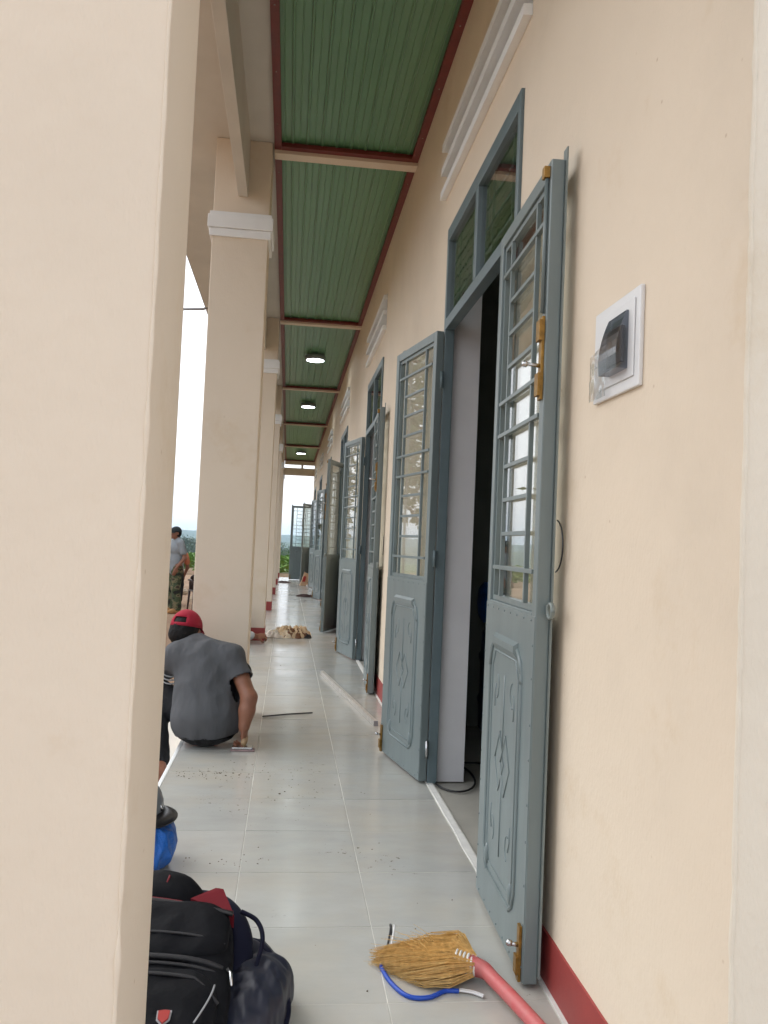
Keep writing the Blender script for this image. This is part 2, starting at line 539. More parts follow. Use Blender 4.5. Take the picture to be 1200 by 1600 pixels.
class SD:
    """rounded solids blended into one continuous surface (signed distance + surface nets)"""
    def __init__(self, k=0.02):
        self.p, self.off, self.k = [], Vector((0, 0, 0)), k
    def capsule(self, a, b, ra, rb, n=0):
        self.p.append(('c', np.array(a, float), np.array(b, float), ra, rb)); return self
    def chain(self, pts, rads, n=0):
        for i in range(len(pts)-1): self.capsule(pts[i], pts[i+1], rads[i], rads[i+1])
        return self
    def ell(self, c, r, rot=None, nu=0, nv=0, e=1.0):
        m = np.array(rot, float) if rot is not None else np.eye(3)
        self.p.append(('e', np.array(c, float), np.array(r, float), m, 2.0/e)); return self
    def xf(self, mtx):
        self.off = mtx.translation.copy(); return self
    def mesh(self, name, h):
        lo = np.full(3, 1e9); hi = -lo
        for q in self.p:
            if q[0] == 'c':
                r = max(q[3], q[4]); lo = np.minimum(lo, np.minimum(q[1], q[2])-r); hi = np.maximum(hi, np.maximum(q[1], q[2])+r)
            else:
                r = q[2].max(); lo = np.minimum(lo, q[1]-r); hi = np.maximum(hi, q[1]+r)
        lo = lo - 3*h; n = np.ceil((hi+3*h-lo)/h).astype(int)+1
        ax = [lo[i]+h*np.arange(n[i]) for i in range(3)]
        F = np.full(tuple(n), 0.2, dtype=np.float32)
        for q in self.p:
            k = self.k
            if q[0] == 'c':
                k = min(k, 0.8*min(q[3], q[4]))
                r = max(q[3], q[4])+k+2*h; a0, b0 = np.minimum(q[1], q[2])-r, np.maximum(q[1], q[2])+r
            else:
                k = min(k, 0.8*q[2].min())
                r = q[2].max()*(1.0 if q[4] < 2.5 else 1.4)+k+2*h; a0, b0 = q[1]-r, q[1]+r
            i0 = np.clip(np.floor((a0-lo)/h).astype(int), 0, n); i1 = np.clip(np.ceil((b0-lo)/h).astype(int)+1, 0, n)
            sl = tuple(slice(i0[i], i1[i]) for i in range(3))
            X, Y, Z = np.meshgrid(*[ax[i][sl[i]] for i in range(3)], indexing='ij')
            P = np.stack([X, Y, Z], -1).astype(np.float32)
            if q[0] == 'c':
                d = q[2]-q[1]; dd = max(float(d @ d), 1e-12)
                t = np.clip(((P-q[1]) @ d)/dd, 0, 1)
                D = np.linalg.norm(P-q[1]-t[..., None]*d, axis=-1) - (q[3]+(q[4]-q[3])*t)
            else:
                L_ = np.abs((P-q[1]) @ q[3])/q[2]
                pw = q[4]
                s_ = (L_**pw).sum(-1)**(1/pw)
                D = (s_-1)*np.where(s_ > 1e-6, np.linalg.norm(P-q[1], axis=-1)/np.maximum(s_, 1e-6), q[2].min())
            G = F[sl]
            hh = np.maximum(k-np.abs(G-D), 0)/k
            F[sl] = np.minimum(G, D) - hh*hh*k*0.25
        F = np.minimum(F, 0.2)
        S = F < 0
        corner = [(a, b, c) for a in (0, 1) for b in (0, 1) for c in (0, 1)]
        sh = [S[a:n[0]-1+a, b:n[1]-1+b, c:n[2]-1+c] for a, b, c in corner]
        cnt = sum(x.astype(np.int8) for x in sh)
        act = (cnt > 0) & (cnt < 8)
        idx = -np.ones(act.shape, dtype=np.int64)
        ci = np.argwhere(act)
        idx[act] = np.arange(len(ci))
        acc = np.zeros((len(ci), 3)); num = np.zeros(len(ci))
        for a in corner:
            for axn in range(3):
                if a[axn]: continue
                b = list(a); b[axn] = 1
                fa = F[ci[:, 0]+a[0], ci[:, 1]+a[1], ci[:, 2]+a[2]]; fb = F[ci[:, 0]+b[0], ci[:, 1]+b[1], ci[:, 2]+b[2]]
                c_ = (fa < 0) != (fb < 0)
                t = np.where(c_, fa/np.where(c_, fa-fb, 1), 0)
                pt = np.array(a, float)[None, :].repeat(len(ci), 0); pt[:, axn] += t
                acc[c_] += pt[c_]; num[c_] += 1
        V = lo + h*(ci + acc/num[:, None])
        quads = []
        for axn in range(3):
            o1, o2 = [(1, 2), (2, 0), (0, 1)][axn]
            A = [slice(None)]*3; Bs = [slice(None)]*3
            A[axn] = slice(0, -1); Bs[axn] = slice(1, None)
            e = S[tuple(A)] != S[tuple(Bs)]
            ee = np.argwhere(e)
            ee = ee[(ee[:, o1] > 0) & (ee[:, o2] > 0) & (ee[:, o1] < n[o1]-1) & (ee[:, o2] < n[o2]-1)]
            flip = S[tuple(A)][tuple(ee.T)]
            def cell(d1, d2):
                c = ee.copy(); c[:, o1] -= d1; c[:, o2] -= d2
                return idx[tuple(c.T)]
            q = np.stack([cell(1, 1), cell(0, 1), cell(0, 0), cell(1, 0)], 1)
            q[~flip] = q[~flip][:, ::-1]
            quads.append(q)
        Q = np.concatenate(quads)
        me = bpy.data.meshes.new(name)
        V = V + np.array(self.off)
        me.from_pydata(V.tolist(), [], Q.tolist())
        return me

def remeshed(mb, name, m, voxel, smooth=4, parent=None, disp=0.0, dscale=0.1):
    me = mb.mesh(name, voxel)
    if disp:
        me.update()
        n = len(me.vertices)
        co = np.empty(n*3, np.float32); me.vertices.foreach_get('co', co); co = co.reshape(-1, 3)
        no = np.empty(n*3, np.float32); me.vertex_normals.foreach_get('vector', no); no = no.reshape(-1, 3)
        d = np.empty(n, np.float32)
        for i in range(n):
            x, y, z = co[i]/dscale
            d[i] = (abs(noise.noise(Vector((x, y, z*0.6))))*-1.6 + 0.3 + noise.noise(Vector((x*2.3+5, y*2.3, z*1.6)))*0.35)*disp
        co += no*d[:, None]
        me.vertices.foreach_set('co', co.ravel())
    me.polygons.foreach_set('use_smooth', [True]*len(me.polygons))
    me.update()
    me.materials.append(M[m])
    return link(name, me, parent)

# ------------------------------------------------------------------ ground, hills
XW = 0.71          # corridor face of the long wall
GZ = -0.36         # dirt level
def ground_z(x, y):
    d = math.hypot(x, y)
    z = GZ
    if d > 45: z -= 8.0*min(1, (d-45)/260)**1.1
    if d > 320: z -= 10*min(1, (d-320)/700)
    return z
def build_ground():
    rs = [0, 6, 12, 18, 25, 32, 40, 50, 65, 85, 110, 150, 200, 260, 320, 420, 560, 760, 1000, 1400, 2000, 2600]
    n = 72
    vs = [(0, 10, GZ)]
    for r in rs[1:]:
        for k in range(n):
            a = 2*math.pi*k/n
            x, y = r*math.cos(a), 10+r*math.sin(a)
            zz = ground_z(x, y) + (noise.noise(Vector((x*0.15, y*0.15, 0)))*0.05 if r > 8 else 0)
            vs.append((x, y, zz))
    fs = [(0, 1+k, 1+(k+1) % n) for k in range(n)]
    for i in range(len(rs)-2):
        for k in range(n):
            k2 = (k+1) % n
            fs.append((1+i*n+k, 1+(i+1)*n+k, 1+(i+1)*n+k2, 1+i*n+k2))
    o = MB().add(vs, fs, True).obj('ground', 'ground')
    tag(o, 'reddish brown dirt yard running out to green fields', kind='structure')
build_ground()

def hills(name, dist, h0, amp, seed, label, depth=500):
    n = 160
    vs, fs = [], []
    for k in range(n+1):
        a = math.pi*(0.02 + 0.96*k/n)
        hh = h0 + amp*(noise.fractal(Vector((a*5+seed, seed, 0)), 1, 2, 5)) + amp*0.35*noise.noise(Vector((a*40, seed, 3)))
        for (dd, z) in ((0, -32), (0.25, -18 + 0.35*(hh+18)), (0.6, -18+0.75*(hh+18)), (1, hh), (1.6, -25)):
            r = dist + depth*dd
            vs.append((r*math.cos(a), r*math.sin(a), z + (noise.noise(Vector((a*90, dd*7, seed)))*3 if 0 < dd < 1 else 0)))
    for k in range(n):
        for j in range(4):
            fs.append((k*5+j, (k+1)*5+j, (k+1)*5+j+1, k*5+j+1))
    o = MB().add(vs, fs, True).obj(name, 'hill')
    tag(o, label, kind='structure')
hills('hills', 1500, 14, 9, 3.7, 'blue hazy wooded ridge along the horizon')
hills('hills', 900, -1.0, 5, 9.1, 'nearer low wooded rise below the blue ridge', 250)

# ------------------------------------------------------------------ verandah floor, tile by tile
X0, T, Y0 = -0.507, 0.4, 1.2365
NROW = 61
YEND = Y0 + NROW*T
fl = MB().box(X0+0.002, XW+0.022, Y0, YEND, -0.42, -0.0012).obj('floor', 'grout')
tag(fl, 'raised verandah floor paved with square grey tiles', kind='structure')
tm = MB().bevbox(-0.1985, 0.1985, -0.1985, 0.1985, -0.008, 0.0, 0.0006).mesh('floor_tile', 'tile')
for j in range(NROW):
    for i in range(3):
        o = link('floor_tile', tm, fl)
        o.location = (X0 + T*(i+0.5), Y0 + T*(j+0.5), rnd.uniform(-0.0006, 0.0006))
        o.rotation_euler = (rnd.uniform(-0.0012, 0.0012), rnd.uniform(-0.0012, 0.0012), 0)
# narrow white cement strip at the wall, rounded white nosing on the outer edge
def ragged_strip(x0, x1, y0, y1, z0, z1, step=0.05, amp=0.004):
    n = int((y1-y0)/step)
    vs, fs = [], []
    for k in range(n+1):
        y = y0 + (y1-y0)*k/n
        a = noise.noise(Vector((y*7, x0, 1)))*amp
        vs += [(x0+a, y, z0), (x0+a, y, z1), (x1, y, z1), (x1, y, z0)]
    for k in range(n):
        for j in range(4):
            j2 = (j+1) % 4
            fs.append((4*k+j, 4*k+j2, 4*k+4+j2, 4*k+4+j))
    fs += [(0, 1, 2, 3), (4*n+3, 4*n+2, 4*n+1, 4*n)]
    return MB().add(vs, fs)
ragged_strip(0.6955, XW+0.014, Y0, YEND, -0.002, 0.004).obj('cement_strip', 'caulk', fl)
MB().bevbox(X0-0.018, X0+0.0005, Y0, YEND, -0.16, 0.001, 0.004).obj('edge_nosing', 'white', fl)
# step outside, along the bays
MB().bevbox(-0.86, X0-0.02, 2.2, 8.6, GZ-0.05, -0.17, 0.006).obj('entry_step', 'soffit', fl)

# ------------------------------------------------------------------ the building
BAY = 4.06
WT = 0.170         # wall thickness
DOORS = [2.64 + BAY*k for k in range(6)]
DW = 1.28
bld = thing('school_building', 'long single storey cream school building with a row of steel doors', 'building', (3.5, 1.24, 0))
bld_inv = Matrix.Translation((-3.5, -1.24, 0))
def B(mb, name, m, parent=None):
    mb.xf(bld_inv)
    o = mb.obj(name, m, parent or bld)
    return o
HC = 3.585
def wall_with_holes():
    ys = [1.24]; holes = []
    for y in DOORS:
        ys += [y-0.06, y, y+DW, y+DW+0.16]
    ys += [YEND]
    zs = [0.0, 2.15, 2.64, 2.85, 3.15, 3.9]
    ys = sorted(set(ys))
    def solid(yc, zc):
        for y in DOORS:
            if y < yc < y+DW and zc < 2.64: return False
            if y-0.06 < yc < y+DW+0.16 and 2.85 < zc < 3.15: return False
        return True
    mb = MB(); mrs = {}
    x0, x1 = XW, XW+WT
    ny, nz = len(ys)-1, len(zs)-1
    S = [[solid((ys[i]+ys[i+1])/2, (zs[j]+zs[j+1])/2) for j in range(nz)] for i in range(ny)]
    for i in range(ny):
        for j in range(nz):
            if not S[i][j]: continue
            a, b, c, d = ys[i], ys[i+1], zs[j], zs[j+1]
            def mr_(q): return mrs.setdefault((min(range(6), key=lambda k_: abs(DOORS[k_]+DW/2-(a+b)/2)), (c+d)/2 > 2.7, q), MB())
            mb.add([(x0, a, c), (x0, b, c), (x0, b, d), (x0, a, d)], [(0, 3, 2, 1)])
            mb.add([(x1, a, c), (x1, b, c), (x1, b, d), (x1, a, d)], [(0, 1, 2, 3)])
            if i+1 < ny and not S[i+1][j]: mr_(0).add([(x0, b, c), (x1, b, c), (x1, b, d), (x0, b, d)], [(0, 1, 2, 3)])
            if i > 0 and not S[i-1][j]: mr_(1).add([(x0, a, c), (x1, a, c), (x1, a, d), (x0, a, d)], [(3, 2, 1, 0)])
            if j+1 < nz and not S[i][j+1]: mr_(2).add([(x0, a, d), (x1, a, d), (x1, b, d), (x0, b, d)], [(0, 1, 2, 3)])
            if j > 0 and not S[i][j-1]: mr_(3).add([(x0, a, c), (x1, a, c), (x1, b, c), (x0, b, c)], [(3, 2, 1, 0)])
    return mb, [mrs[k] for k in sorted(mrs)]
w, wr = wall_with_holes()
B(w, 'wall', 'wall')
for q in wr: B(q, 'reveal', 'reveal')
# gable end: rough plaster with a bead of paint along the arris
def gable():
    mb = MB()
    mb.add([(XW, 1.238, -0.4), (8.0, 1.238, -0.4), (8.0, 1.238, 3.9), (XW, 1.238, 3.9)], [(0, 1, 2, 3)])
    mb.add([(XW+WT, 1.44, -0.4), (8.0, 1.44, -0.4), (8.0, 1.44, 3.9), (XW+WT, 1.44, 3.9)], [(3, 2, 1, 0)])
    mb.add([(XW, 1.238, 3.9), (8, 1.238, 3.9), (4.2, 1.238, 5.3)], [(0, 1, 2)])
    return mb
B(gable(), 'gable_wall', 'gable')
pts = []; rad = []
for k in range(150):
    z = 0.14 + 3.4*k/149
    pts.append((XW+0.001+noise.noise(Vector((z*9, 0, 0)))*0.0022, 1.2385+noise.noise(Vector((z*11, 4, 0)))*0.0022, z))
    rad.append(0.0042 + 0.0022*noise.noise(Vector((z*26, 7, 0))))
B(MB().tube(pts, rad, 8), 'paint_bead', 'gable')
# far end, back wall and room
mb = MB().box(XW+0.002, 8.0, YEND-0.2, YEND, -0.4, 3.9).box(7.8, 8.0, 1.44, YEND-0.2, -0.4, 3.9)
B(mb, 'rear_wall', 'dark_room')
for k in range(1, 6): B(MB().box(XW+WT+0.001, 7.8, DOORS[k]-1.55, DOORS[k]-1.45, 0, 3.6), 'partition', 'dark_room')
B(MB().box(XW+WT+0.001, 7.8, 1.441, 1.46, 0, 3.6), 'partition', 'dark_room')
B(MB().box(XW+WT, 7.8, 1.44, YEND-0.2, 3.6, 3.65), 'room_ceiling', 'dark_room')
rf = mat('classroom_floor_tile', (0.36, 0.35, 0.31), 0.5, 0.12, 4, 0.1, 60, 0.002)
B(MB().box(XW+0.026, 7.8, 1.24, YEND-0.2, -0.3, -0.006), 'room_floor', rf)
# roof sheet
mb = MB().add([(-1.12, 0.9, 3.86), (4.2, 0.9, 5.42), (4.2, YEND+0.3, 5.42), (-1.12, YEND+0.3, 3.86), (9, 0.9, 3.9), (9, YEND+0.3, 3.9),
               (-1.12, 0.9, 3.9), (4.2, 0.9, 5.46), (4.2, YEND+0.3, 5.46), (-1.12, YEND+0.3, 3.9), (9, 0.9, 3.94), (9, YEND+0.3, 3.94)],
              [(0, 3, 2, 1), (1, 2, 5, 4), (6, 7, 8, 9), (7, 10, 11, 8), (0, 1, 7, 6), (1, 4, 10, 7), (3, 9, 8, 2), (2, 8, 11, 5), (0, 6, 9, 3), (4, 5, 11, 10)])
B(mb, 'roof', 'trim')
# skirting
mb = MB()
spans = [(1.24, DOORS[0]-0.004)] + [(DOORS[k]+DW+0.004, DOORS[k+1]-0.004) for k in range(5)] + [(DOORS[5]+DW+0.004, YEND)]
for a, b in spans:
    n = max(2, int((b-a)/0.08)); vs = []; fs = []
    for k in range(n+1):
        y = a+(b-a)*k/n
        zt = 0.128 + noise.noise(Vector((y*6, 3, 0)))*0.003
        vs += [(XW-0.005, y, 0.004), (XW-0.005, y, zt), (XW+0.001, y, zt+0.002), (XW+0.001, y, 0.004)]
    for k in range(n):
        for j in range(3):
            fs.append((4*k+j, 4*k+j+1, 4*k+5+j, 4*k+4+j))
    fs += [(3, 2, 1, 0), (4*n, 4*n+1, 4*n+2, 4*n+3)]
    s = MB().add(vs, fs)
    B(s, 'skirting', 'skirt')

# eave slab and the slim beam under it
COLY = [1.24, 5.14, 9.26, 13.28, 17.3, 21.32, 25.3]
CX0, CX1, CD = -0.552, -0.21, 0.31
XC = -0.197
B(MB().box(-1.0, XC-0.002, 0.95, YEND+0.1, 3.575, 3.86), 'eave_slab', 'soffit')
for k in range(6):
    B(MB().bevbox(-0.405, -0.345, COLY[k]+CD+0.001, COLY[k+1]-0.001, 3.215, 3.576, 0.004), 'eave_beam', 'soffit')
# drain spout sticking out of the slab
B(MB().tube([(-0.95, 9.05, 3.6), (-1.02, 9.05, 3.56), (-1.32, 9.05, 3.535)], 0.014, 10), 'drain_spout', 'spout')

# ceiling: corrugated sheets between the cross beams, dark red angle trims
BEAMY = [1.3, 5.22, 9.28, 13.34, 17.40, 21.46, 25.45]
def sheet_mesh(y0, y1):
    prof = []
    x = XC
    pitch_ = (XW-XC)/10
    z0 = HC
    for k in range(10):
        xs = XC + pitch_*k
        prof += [(xs, z0), (xs+pitch_*0.12, z0), (xs+pitch_*0.18, z0-0.014), (xs+pitch_*0.26, z0-0.014), (xs+pitch_*0.32, z0), (xs+pitch_*0.66, z0), (xs+pitch_*0.69, z0-0.004), (xs+pitch_*0.73, z0-0.004), (xs+pitch_*0.76, z0)]
    prof.append((XW, z0))
    vs, fs = [], []
    ny = 6
    for j in range(ny+1):
        y = y0+(y1-y0)*j/ny
        for (x, z) in prof:
            vs.append((x, y, z + noise.noise(Vector((x*0.6, y*0.7, 0)))*0.002))
    n = len(prof)
    for j in range(ny):
        for i in range(n-1):
            fs.append((j*n+i, j*n+i+1, (j+1)*n+i+1, (j+1)*n+i))
    # top skin so that the sheet has thickness
    o = len(vs)
    vs += [(XC, y0, z0+0.012), (XW, y0, z0+0.012), (XW, y1, z0+0.012), (XC, y1, z0+0.012)]
    fs.append((o, o+1, o+2, o+3))
    return MB().add(vs, fs)
for k in range(6):
    a, b = BEAMY[k]+0.045, BEAMY[k+1]-0.045
    B(sheet_mesh(a, b), 'ceiling_panel', 'sheet')
    tz0, tz1 = 3.548, 3.574
    B(MB().box(XC-0.001, XC+0.042, a, b, tz0, tz1), 'trim', 'trim')
    B(MB().box(XW-0.046, XW-0.001, a, b, tz0, tz1), 'trim', 'trim')
    B(MB().box(XC+0.043, XW-0.047, b-0.05, b-0.001, tz0-0.001, tz1), 'trim', 'trim')
    B(MB().box(XC+0.043, XW-0.047, a+0.001, a+0.04, tz0-0.001, tz1), 'trim', 'trim')
    mb = MB()
    for (xx, n_) in ((XC+0.02, 7), (XW-0.024, 7)):
        for q in range(n_):
            mb.ell((xx, a+(b-a)*(q+0.4)/n_, tz0-0.001), (0.005, 0.005, 0.003), None, 8, 4)
    tag(B(mb, 'trim_screws', 'chrome'), kind='stuff')
for k in range(7):
    if k == 6: continue
    B(MB().bevbox(XC-0.0015, XW-0.0005, BEAMY[k]-0.045, BEAMY[k]+0.045, 3.525, 3.86, 0.004), 'cross_beam', 'wall')
# open frame over the far end
B(MB().bevbox(XC-0.0015, XW-0.0005, 25.40, 25.52, 3.44, 3.86, 0.004), 'end_beam', 'wall')
B(MB().bevbox(CX1+0.001, XW-0.0005, 25.40, 25.52, 3.115, 3.335, 0.004), 'end_beam', 'wall')
B(MB().box(0.30, 0.36, 25.41, 25.51, 3.336, 3.439), 'end_post', 'wall')

# vents: three white fins across a shallow recess over each door
for y in DOORS:
    a, b = y-0.058, y+DW+0.158
    v = B(MB().box(XW+0.09, XW+0.105, a, b, 2.852, 3.148), 'vent', 'reveal')
    for q, z in enumerate((2.862, 2.985, 3.108)):
        vs = [(XW-0.03, z-0.014), (XW-0.03, z+0.024), (XW+0.088, z+0.034), (XW+0.088, z-0.004)]
        P = [(x, yy, zz) for yy in (a+0.001, b-0.001) for (x, zz) in vs]
        B(MB().add(P, [(0, 1, 2, 3), (7, 6, 5, 4), (0, 4, 5, 1), (1, 5, 6, 2), (2, 6, 7, 3), (3, 7, 4, 0)]), 'slat', 'white', v)
        # label: fins are parts of the vent

# columns
CLAB = ['nearest cream column, filling the left edge of the view', 'cream column with grey capital right behind the man in the red cap',
        'cream column whose red base a hand is touching', 'fourth cream column along the verandah, red base visible beyond the rags',
        'fifth cream column along the verandah, small red base', 'sixth cream column, just before the far end', 'last cream column at the far open end of the verandah']
for k, y in enumerate(COLY):
    cx, cy = (CX0+CX1)/2, y+CD/2
    hx, hy = (CX1-CX0)/2, CD/2
    t = thing('column', CLAB[k], 'column', (cx, cy, GZ), 0, 'verandah columns')
    g = -GZ
    MB().bevbox(-hx, hx, -hy, hy, -0.05, 3.574+g, 0.006).obj('shaft', 'column', t)
    cap = MB().bevbox(-hx-0.028, hx+0.028, -hy-0.028, hy+0.028, 3.005+g, 3.085+g, 0.004).bevbox(-hx-0.016, hx+0.016, -hy-0.016, hy+0.016, 2.955+g, 3.004+g, 0.004)
    cap.bevbox(-hx-0.018, hx+0.018, -hy-0.018, hy+0.018, 3.086+g, 3.108+g, 0.003)
    cap.obj('capital', 'white', t)
    if k == 0:
        pts = []; rad = []
        for q in range(170):
            z = g + 0.02 + 3.5*q/169
            pts.append((hx-0.002+noise.noise(Vector((z*8, 1, 0)))*0.0018, -hy+0.0015+noise.noise(Vector((z*10, 6, 0)))*0.0016, z))
            rad.append(max(0.0012, 0.0035 + 0.0040*noise.noise(Vector((z*17, 9, 0)))))
        MB().tube(pts, rad, 8).obj('paint_bead', 'column', t)
    if k > 0:
        MB().bevbox(-hx-0.005, hx+0.005, -hy-0.005, hy+0.005, 0.001+g, 0.142+g, 0.002).obj('skirting', 'skirt', t)

# ------------------------------------------------------------------ doors
LW, LH, TH = 0.596, 2.135, 0.036
def emboss_mesh(side):
    """raised ornament of the pressed lower panel, on the face at y = side*TH/2"""
    yf = side*(TH/2+0.002)
    mb = MB()
    def ridge(pts, r=0.005, n=6):
        r *= 0.72
        mb.tube([(s, yf, z) for s, z in pts], r, n, True, True)
    s0, s1, z0, z1 = 0.105, 0.487, 0.13, 0.83
    c = 0.05
    path = [(s0+c, z0), (s1-c, z0), (s1-c*0.4, z0+c*0.4), (s1, z0+c*1.3), (s1, z1-c*1.3), (s1-c*0.4, z1-c*0.5), (s1-c, z1), (s0+c, z1), (s0+c*0.4, z1-c*0.5), (s0, z1-c*1.3), (s0, z0+c*1.3), (s0+c*0.4, z0+c*0.4), (s0+c, z0)]
    ridge(path, 0.0095)
    i = 0.032
    path2 = [(s0+c+i*.5, z0+i), (s1-c-i*.5, z0+i), (s1-i, z0+c*1.3+i*.5), (s1-i, z1-c*1.3-i*.5), (s1-c-i*.5, z1-i), (s0+c+i*.5, z1-i), (s0+i, z1-c*1.3-i*.5), (s0+i, z0+c*1.3+i*.5), (s0+c+i*.5, z0+i)]
    ridge(path2, 0.0045)
    # bold bevelled bar along the top and its drooping ends
    for (sa, sb) in ((s0+c, s1-c),):
        vs = [(sa, z1+0.022, 0.0), (sb, z1+0.022, 0.0), (sb, z1-0.03, 0.0), (sa, z1-0.03, 0.0), (sa+0.008, z1+0.010, 0.014), (sb-0.008, z1+0.010, 0.014), (sb-0.008, z1-0.008, 0.014), (sa+0.008, z1-0.008, 0.014)]
        P = [(s, yf+side*(h-0.001), z) for s, z, h in vs]
        mb.add(P, [(0, 1, 5, 4), (1, 2, 6, 5), (2, 3, 7, 6), (3, 0, 4, 7), (4, 5, 6, 7), (3, 2, 1, 0)])
    for sg in (-1, 1):
        cs = (s0+s1)/2; hw = (s1-s0)/2
        ridge([(cs+sg*(hw-c), z1), (cs+sg*(hw-0.012), z1-0.03), (cs+sg*hw, z1-0.085)], 0.011)
        # scrolls
        for zc, dz in ((0.70, 1), (0.27, -1)):
            pts = []
            for k in range(11):
                a = k/10*math.pi*1.8
                r_ = 0.005+0.0022*k
                pts.append((cs+sg*(0.085+r_*math.cos(a)*0.8), zc+dz*(0.03+r_*math.sin(a)*1.1)-dz*0.005*k))
            ridge(pts, 0.0034)
            ridge([(cs+sg*0.105, zc+dz*0.0), (cs+sg*0.12, zc-dz*0.03), (cs+sg*0.115, zc-dz*0.07)], 0.0035)
    cs = (s0+s1)/2
    # twin diamonds and the long stems
    for ds in (-0.035, 0.035):
        d = [(cs+ds-0.055, 0.485), (cs+ds, 0.570), (cs+ds+0.055, 0.485), (cs+ds, 0.400), (cs+ds-0.055, 0.485)]
        ridge(d, 0.0045)
    ridge([(cs, 0.52), (cs, 0.74)], 0.004)
    ridge([(cs, 0.45), (cs, 0.22)], 0.004)
    # leaf drop
    for sg in (-1, 1):
        mb.ell((cs+sg*0.15, yf, 0.175), (0.016, 0.010, 0.032), None, 10, 8)
    return mb
def make_leaf(side):
    """local x from the hinge, local y thickness (visible face towards side), z up"""
    P = {}
    fr = MB()
    h = TH/2
    SW = 0.042
    fr.bevbox(0, SW, -h, h, 0.012, LH, 0.003)
    fr.bevbox(LW-SW, LW, -h, h, 0.012, LH, 0.003)
    fr.bevbox(SW+0.0005, LW-SW-0.0005, -h, h, LH-SW, LH, 0.003)
    fr.bevbox(SW+0.0005, LW-SW-0.0005, -h, h, 0.905, 0.945, 0.003)
    fr.bevbox(SW+0.0005, LW-SW-0.0005, -h, h, 0.012, 0.052, 0.003)
    # glazing bead
    b0, b1 = SW+0.001, LW-SW-0.001
    z0, z1 = 0.946, LH-SW-0.001
    q = 0.016
    y0, y1 = (-0.010, 0.010)
    fr.box(b0, b0+q, y0, y1, z0, z1).box(b1-q, b1, y0, y1, z0, z1).box(b0+q, b1-q, y0, y1, z0, z0+q).box(b0+q, b1-q, y0, y1, z1-q, z1)
    P['frame'] = fr.mesh('leaf_frame', 'steel')
    pn = MB().bevbox(0.003, LW-0.003, side*h-0.0005 if side > 0 else -h-0.002, side*h+0.002 if side > 0 else -h+0.0005, 0.014, 0.936, 0.0008)
    pn.box(SW, LW-SW, min(-side*(h-0.012), -side*(h-0.009)), max(-side*(h-0.012), -side*(h-0.009)), 0.052, 0.905)
    P['panel'] = pn.mesh('lower_panel', 'steel')
    P['emboss'] = emboss_mesh(side).mesh('embossing', 'steel')
    rv = MB()
    yr = side*(h+0.002)
    for k in range(8): rv.ell((0.03+0.532*k/7, yr, 0.925), (0.0035, 0.003, 0.0035), None, 6, 4)
    for k in range(9):
        for s in (0.012, LW-0.012): rv.ell((s, yr, 0.05+0.82*k/8+0.01*math.sin(k*3)), (0.0035, 0.003, 0.0035), None, 6, 4)
    for k in range(7): rv.ell((0.05+0.49*k/6, yr, 0.028), (0.0035, 0.003, 0.0035), None, 6, 4)
    P['rivets'] = rv.mesh('rivets', 'steel')
    gz0, gz1 = z0+q*0.5, z1-q*0.5
    P['pane'] = MB().box(b0+0.004, b1-0.004, -side*0.004-0.0022, -side*0.004+0.0022, z0+0.003, z1-0.003).mesh('pane', 'glass')
    yb0, yb1 = sorted((side*0.002, side*0.015))
    v1, v2 = 0.150, LW-0.150
    P['vbar'] = [MB().bevbox(v-0.006, v+0.006, yb0, yb1, z0+q, z1-q, 0.001).mesh('grille_bar', 'steel') for v in (v1, v2)]
    P['hbar'] = []
    for k in range(10):
        z = z0 + (z1-z0)*(k+1)/11
        full = k in (0, 4, 5, 9)
        a, b = (b0+q, b1-q) if full else (v1+0.0065, v2-0.0065)
        if full:
            yy0, yy1 = (yb0+0.0005 if side < 0 else yb0, yb1) 
            yy0, yy1 = sorted((side*0.0035, side*0.0175))
        else:
            yy0, yy1 = yb0+0.0005, yb1-0.0005
        P['hbar'].append(MB().bevbox(a, b, yy0, yy1, z-0.006, z+0.006, 0.001).mesh('grille_bar', 'steel'))
    P['hinge'] = [MB().tube([(-0.008, -side*(h-0.006), z-0.04), (-0.008, -side*(h-0.006), z+0.04)], 0.008, 10).mesh('hinge', 'chrome' if z < 0.3 else 'frame') for z in (0.16, 1.05, 1.90)]
    # brass bolts near the free edge
    ub = MB().bevbox(LW-0.036, LW-0.010, *sorted((side*h, side*(h+0.008))), 1.50, 1.72, 0.001)
    ub.bevbox(LW-0.040, LW-0.006, *sorted((side*(h+0.0085), side*(h+0.016))), 1.51, 1.57, 0.001).bevbox(LW-0.040, LW-0.006, *sorted((side*(h+0.0085), side*(h+0.016))), 1.655, 1.71, 0.001)
    P['ubolt'] = ub.mesh('bolt', 'brass')
    P['uknob'] = MB().tube([(LW-0.022, side*(h+0.006), 1.59), (LW-0.022, side*(h+0.030), 1.592), (LW-0.026, side*(h+0.044), 1.594)], [0.006, 0.005, 0.005], 8).ell((LW-0.027, side*(h+0.046), 1.594), (0.009, 0.009, 0.009)).mesh('knob', 'chrome')
    P['urod'] = MB().tube([(LW-0.022, side*(h+0.006), 1.73), (LW-0.022, side*(h+0.006), LH-0.03)], 0.0055, 8).mesh('rod', 'steel')
    P['ucatch'] = MB().bevbox(LW-0.036, LW-0.012, *sorted((side*h, side*(h+0.016))), LH-0.045, LH-0.015, 0.001).mesh('catch', 'brass')
    P['lbolt'] = MB().bevbox(LW-0.036, LW-0.012, *sorted((side*(h+0.0025), side*(h+0.010))), 0.012, 0.150, 0.001).bevbox(LW-0.038, LW-0.010, *sorted((side*(h+0.0105), side*(h+0.017))), 0.03, 0.075, 0.001).mesh('bolt', 'brass')
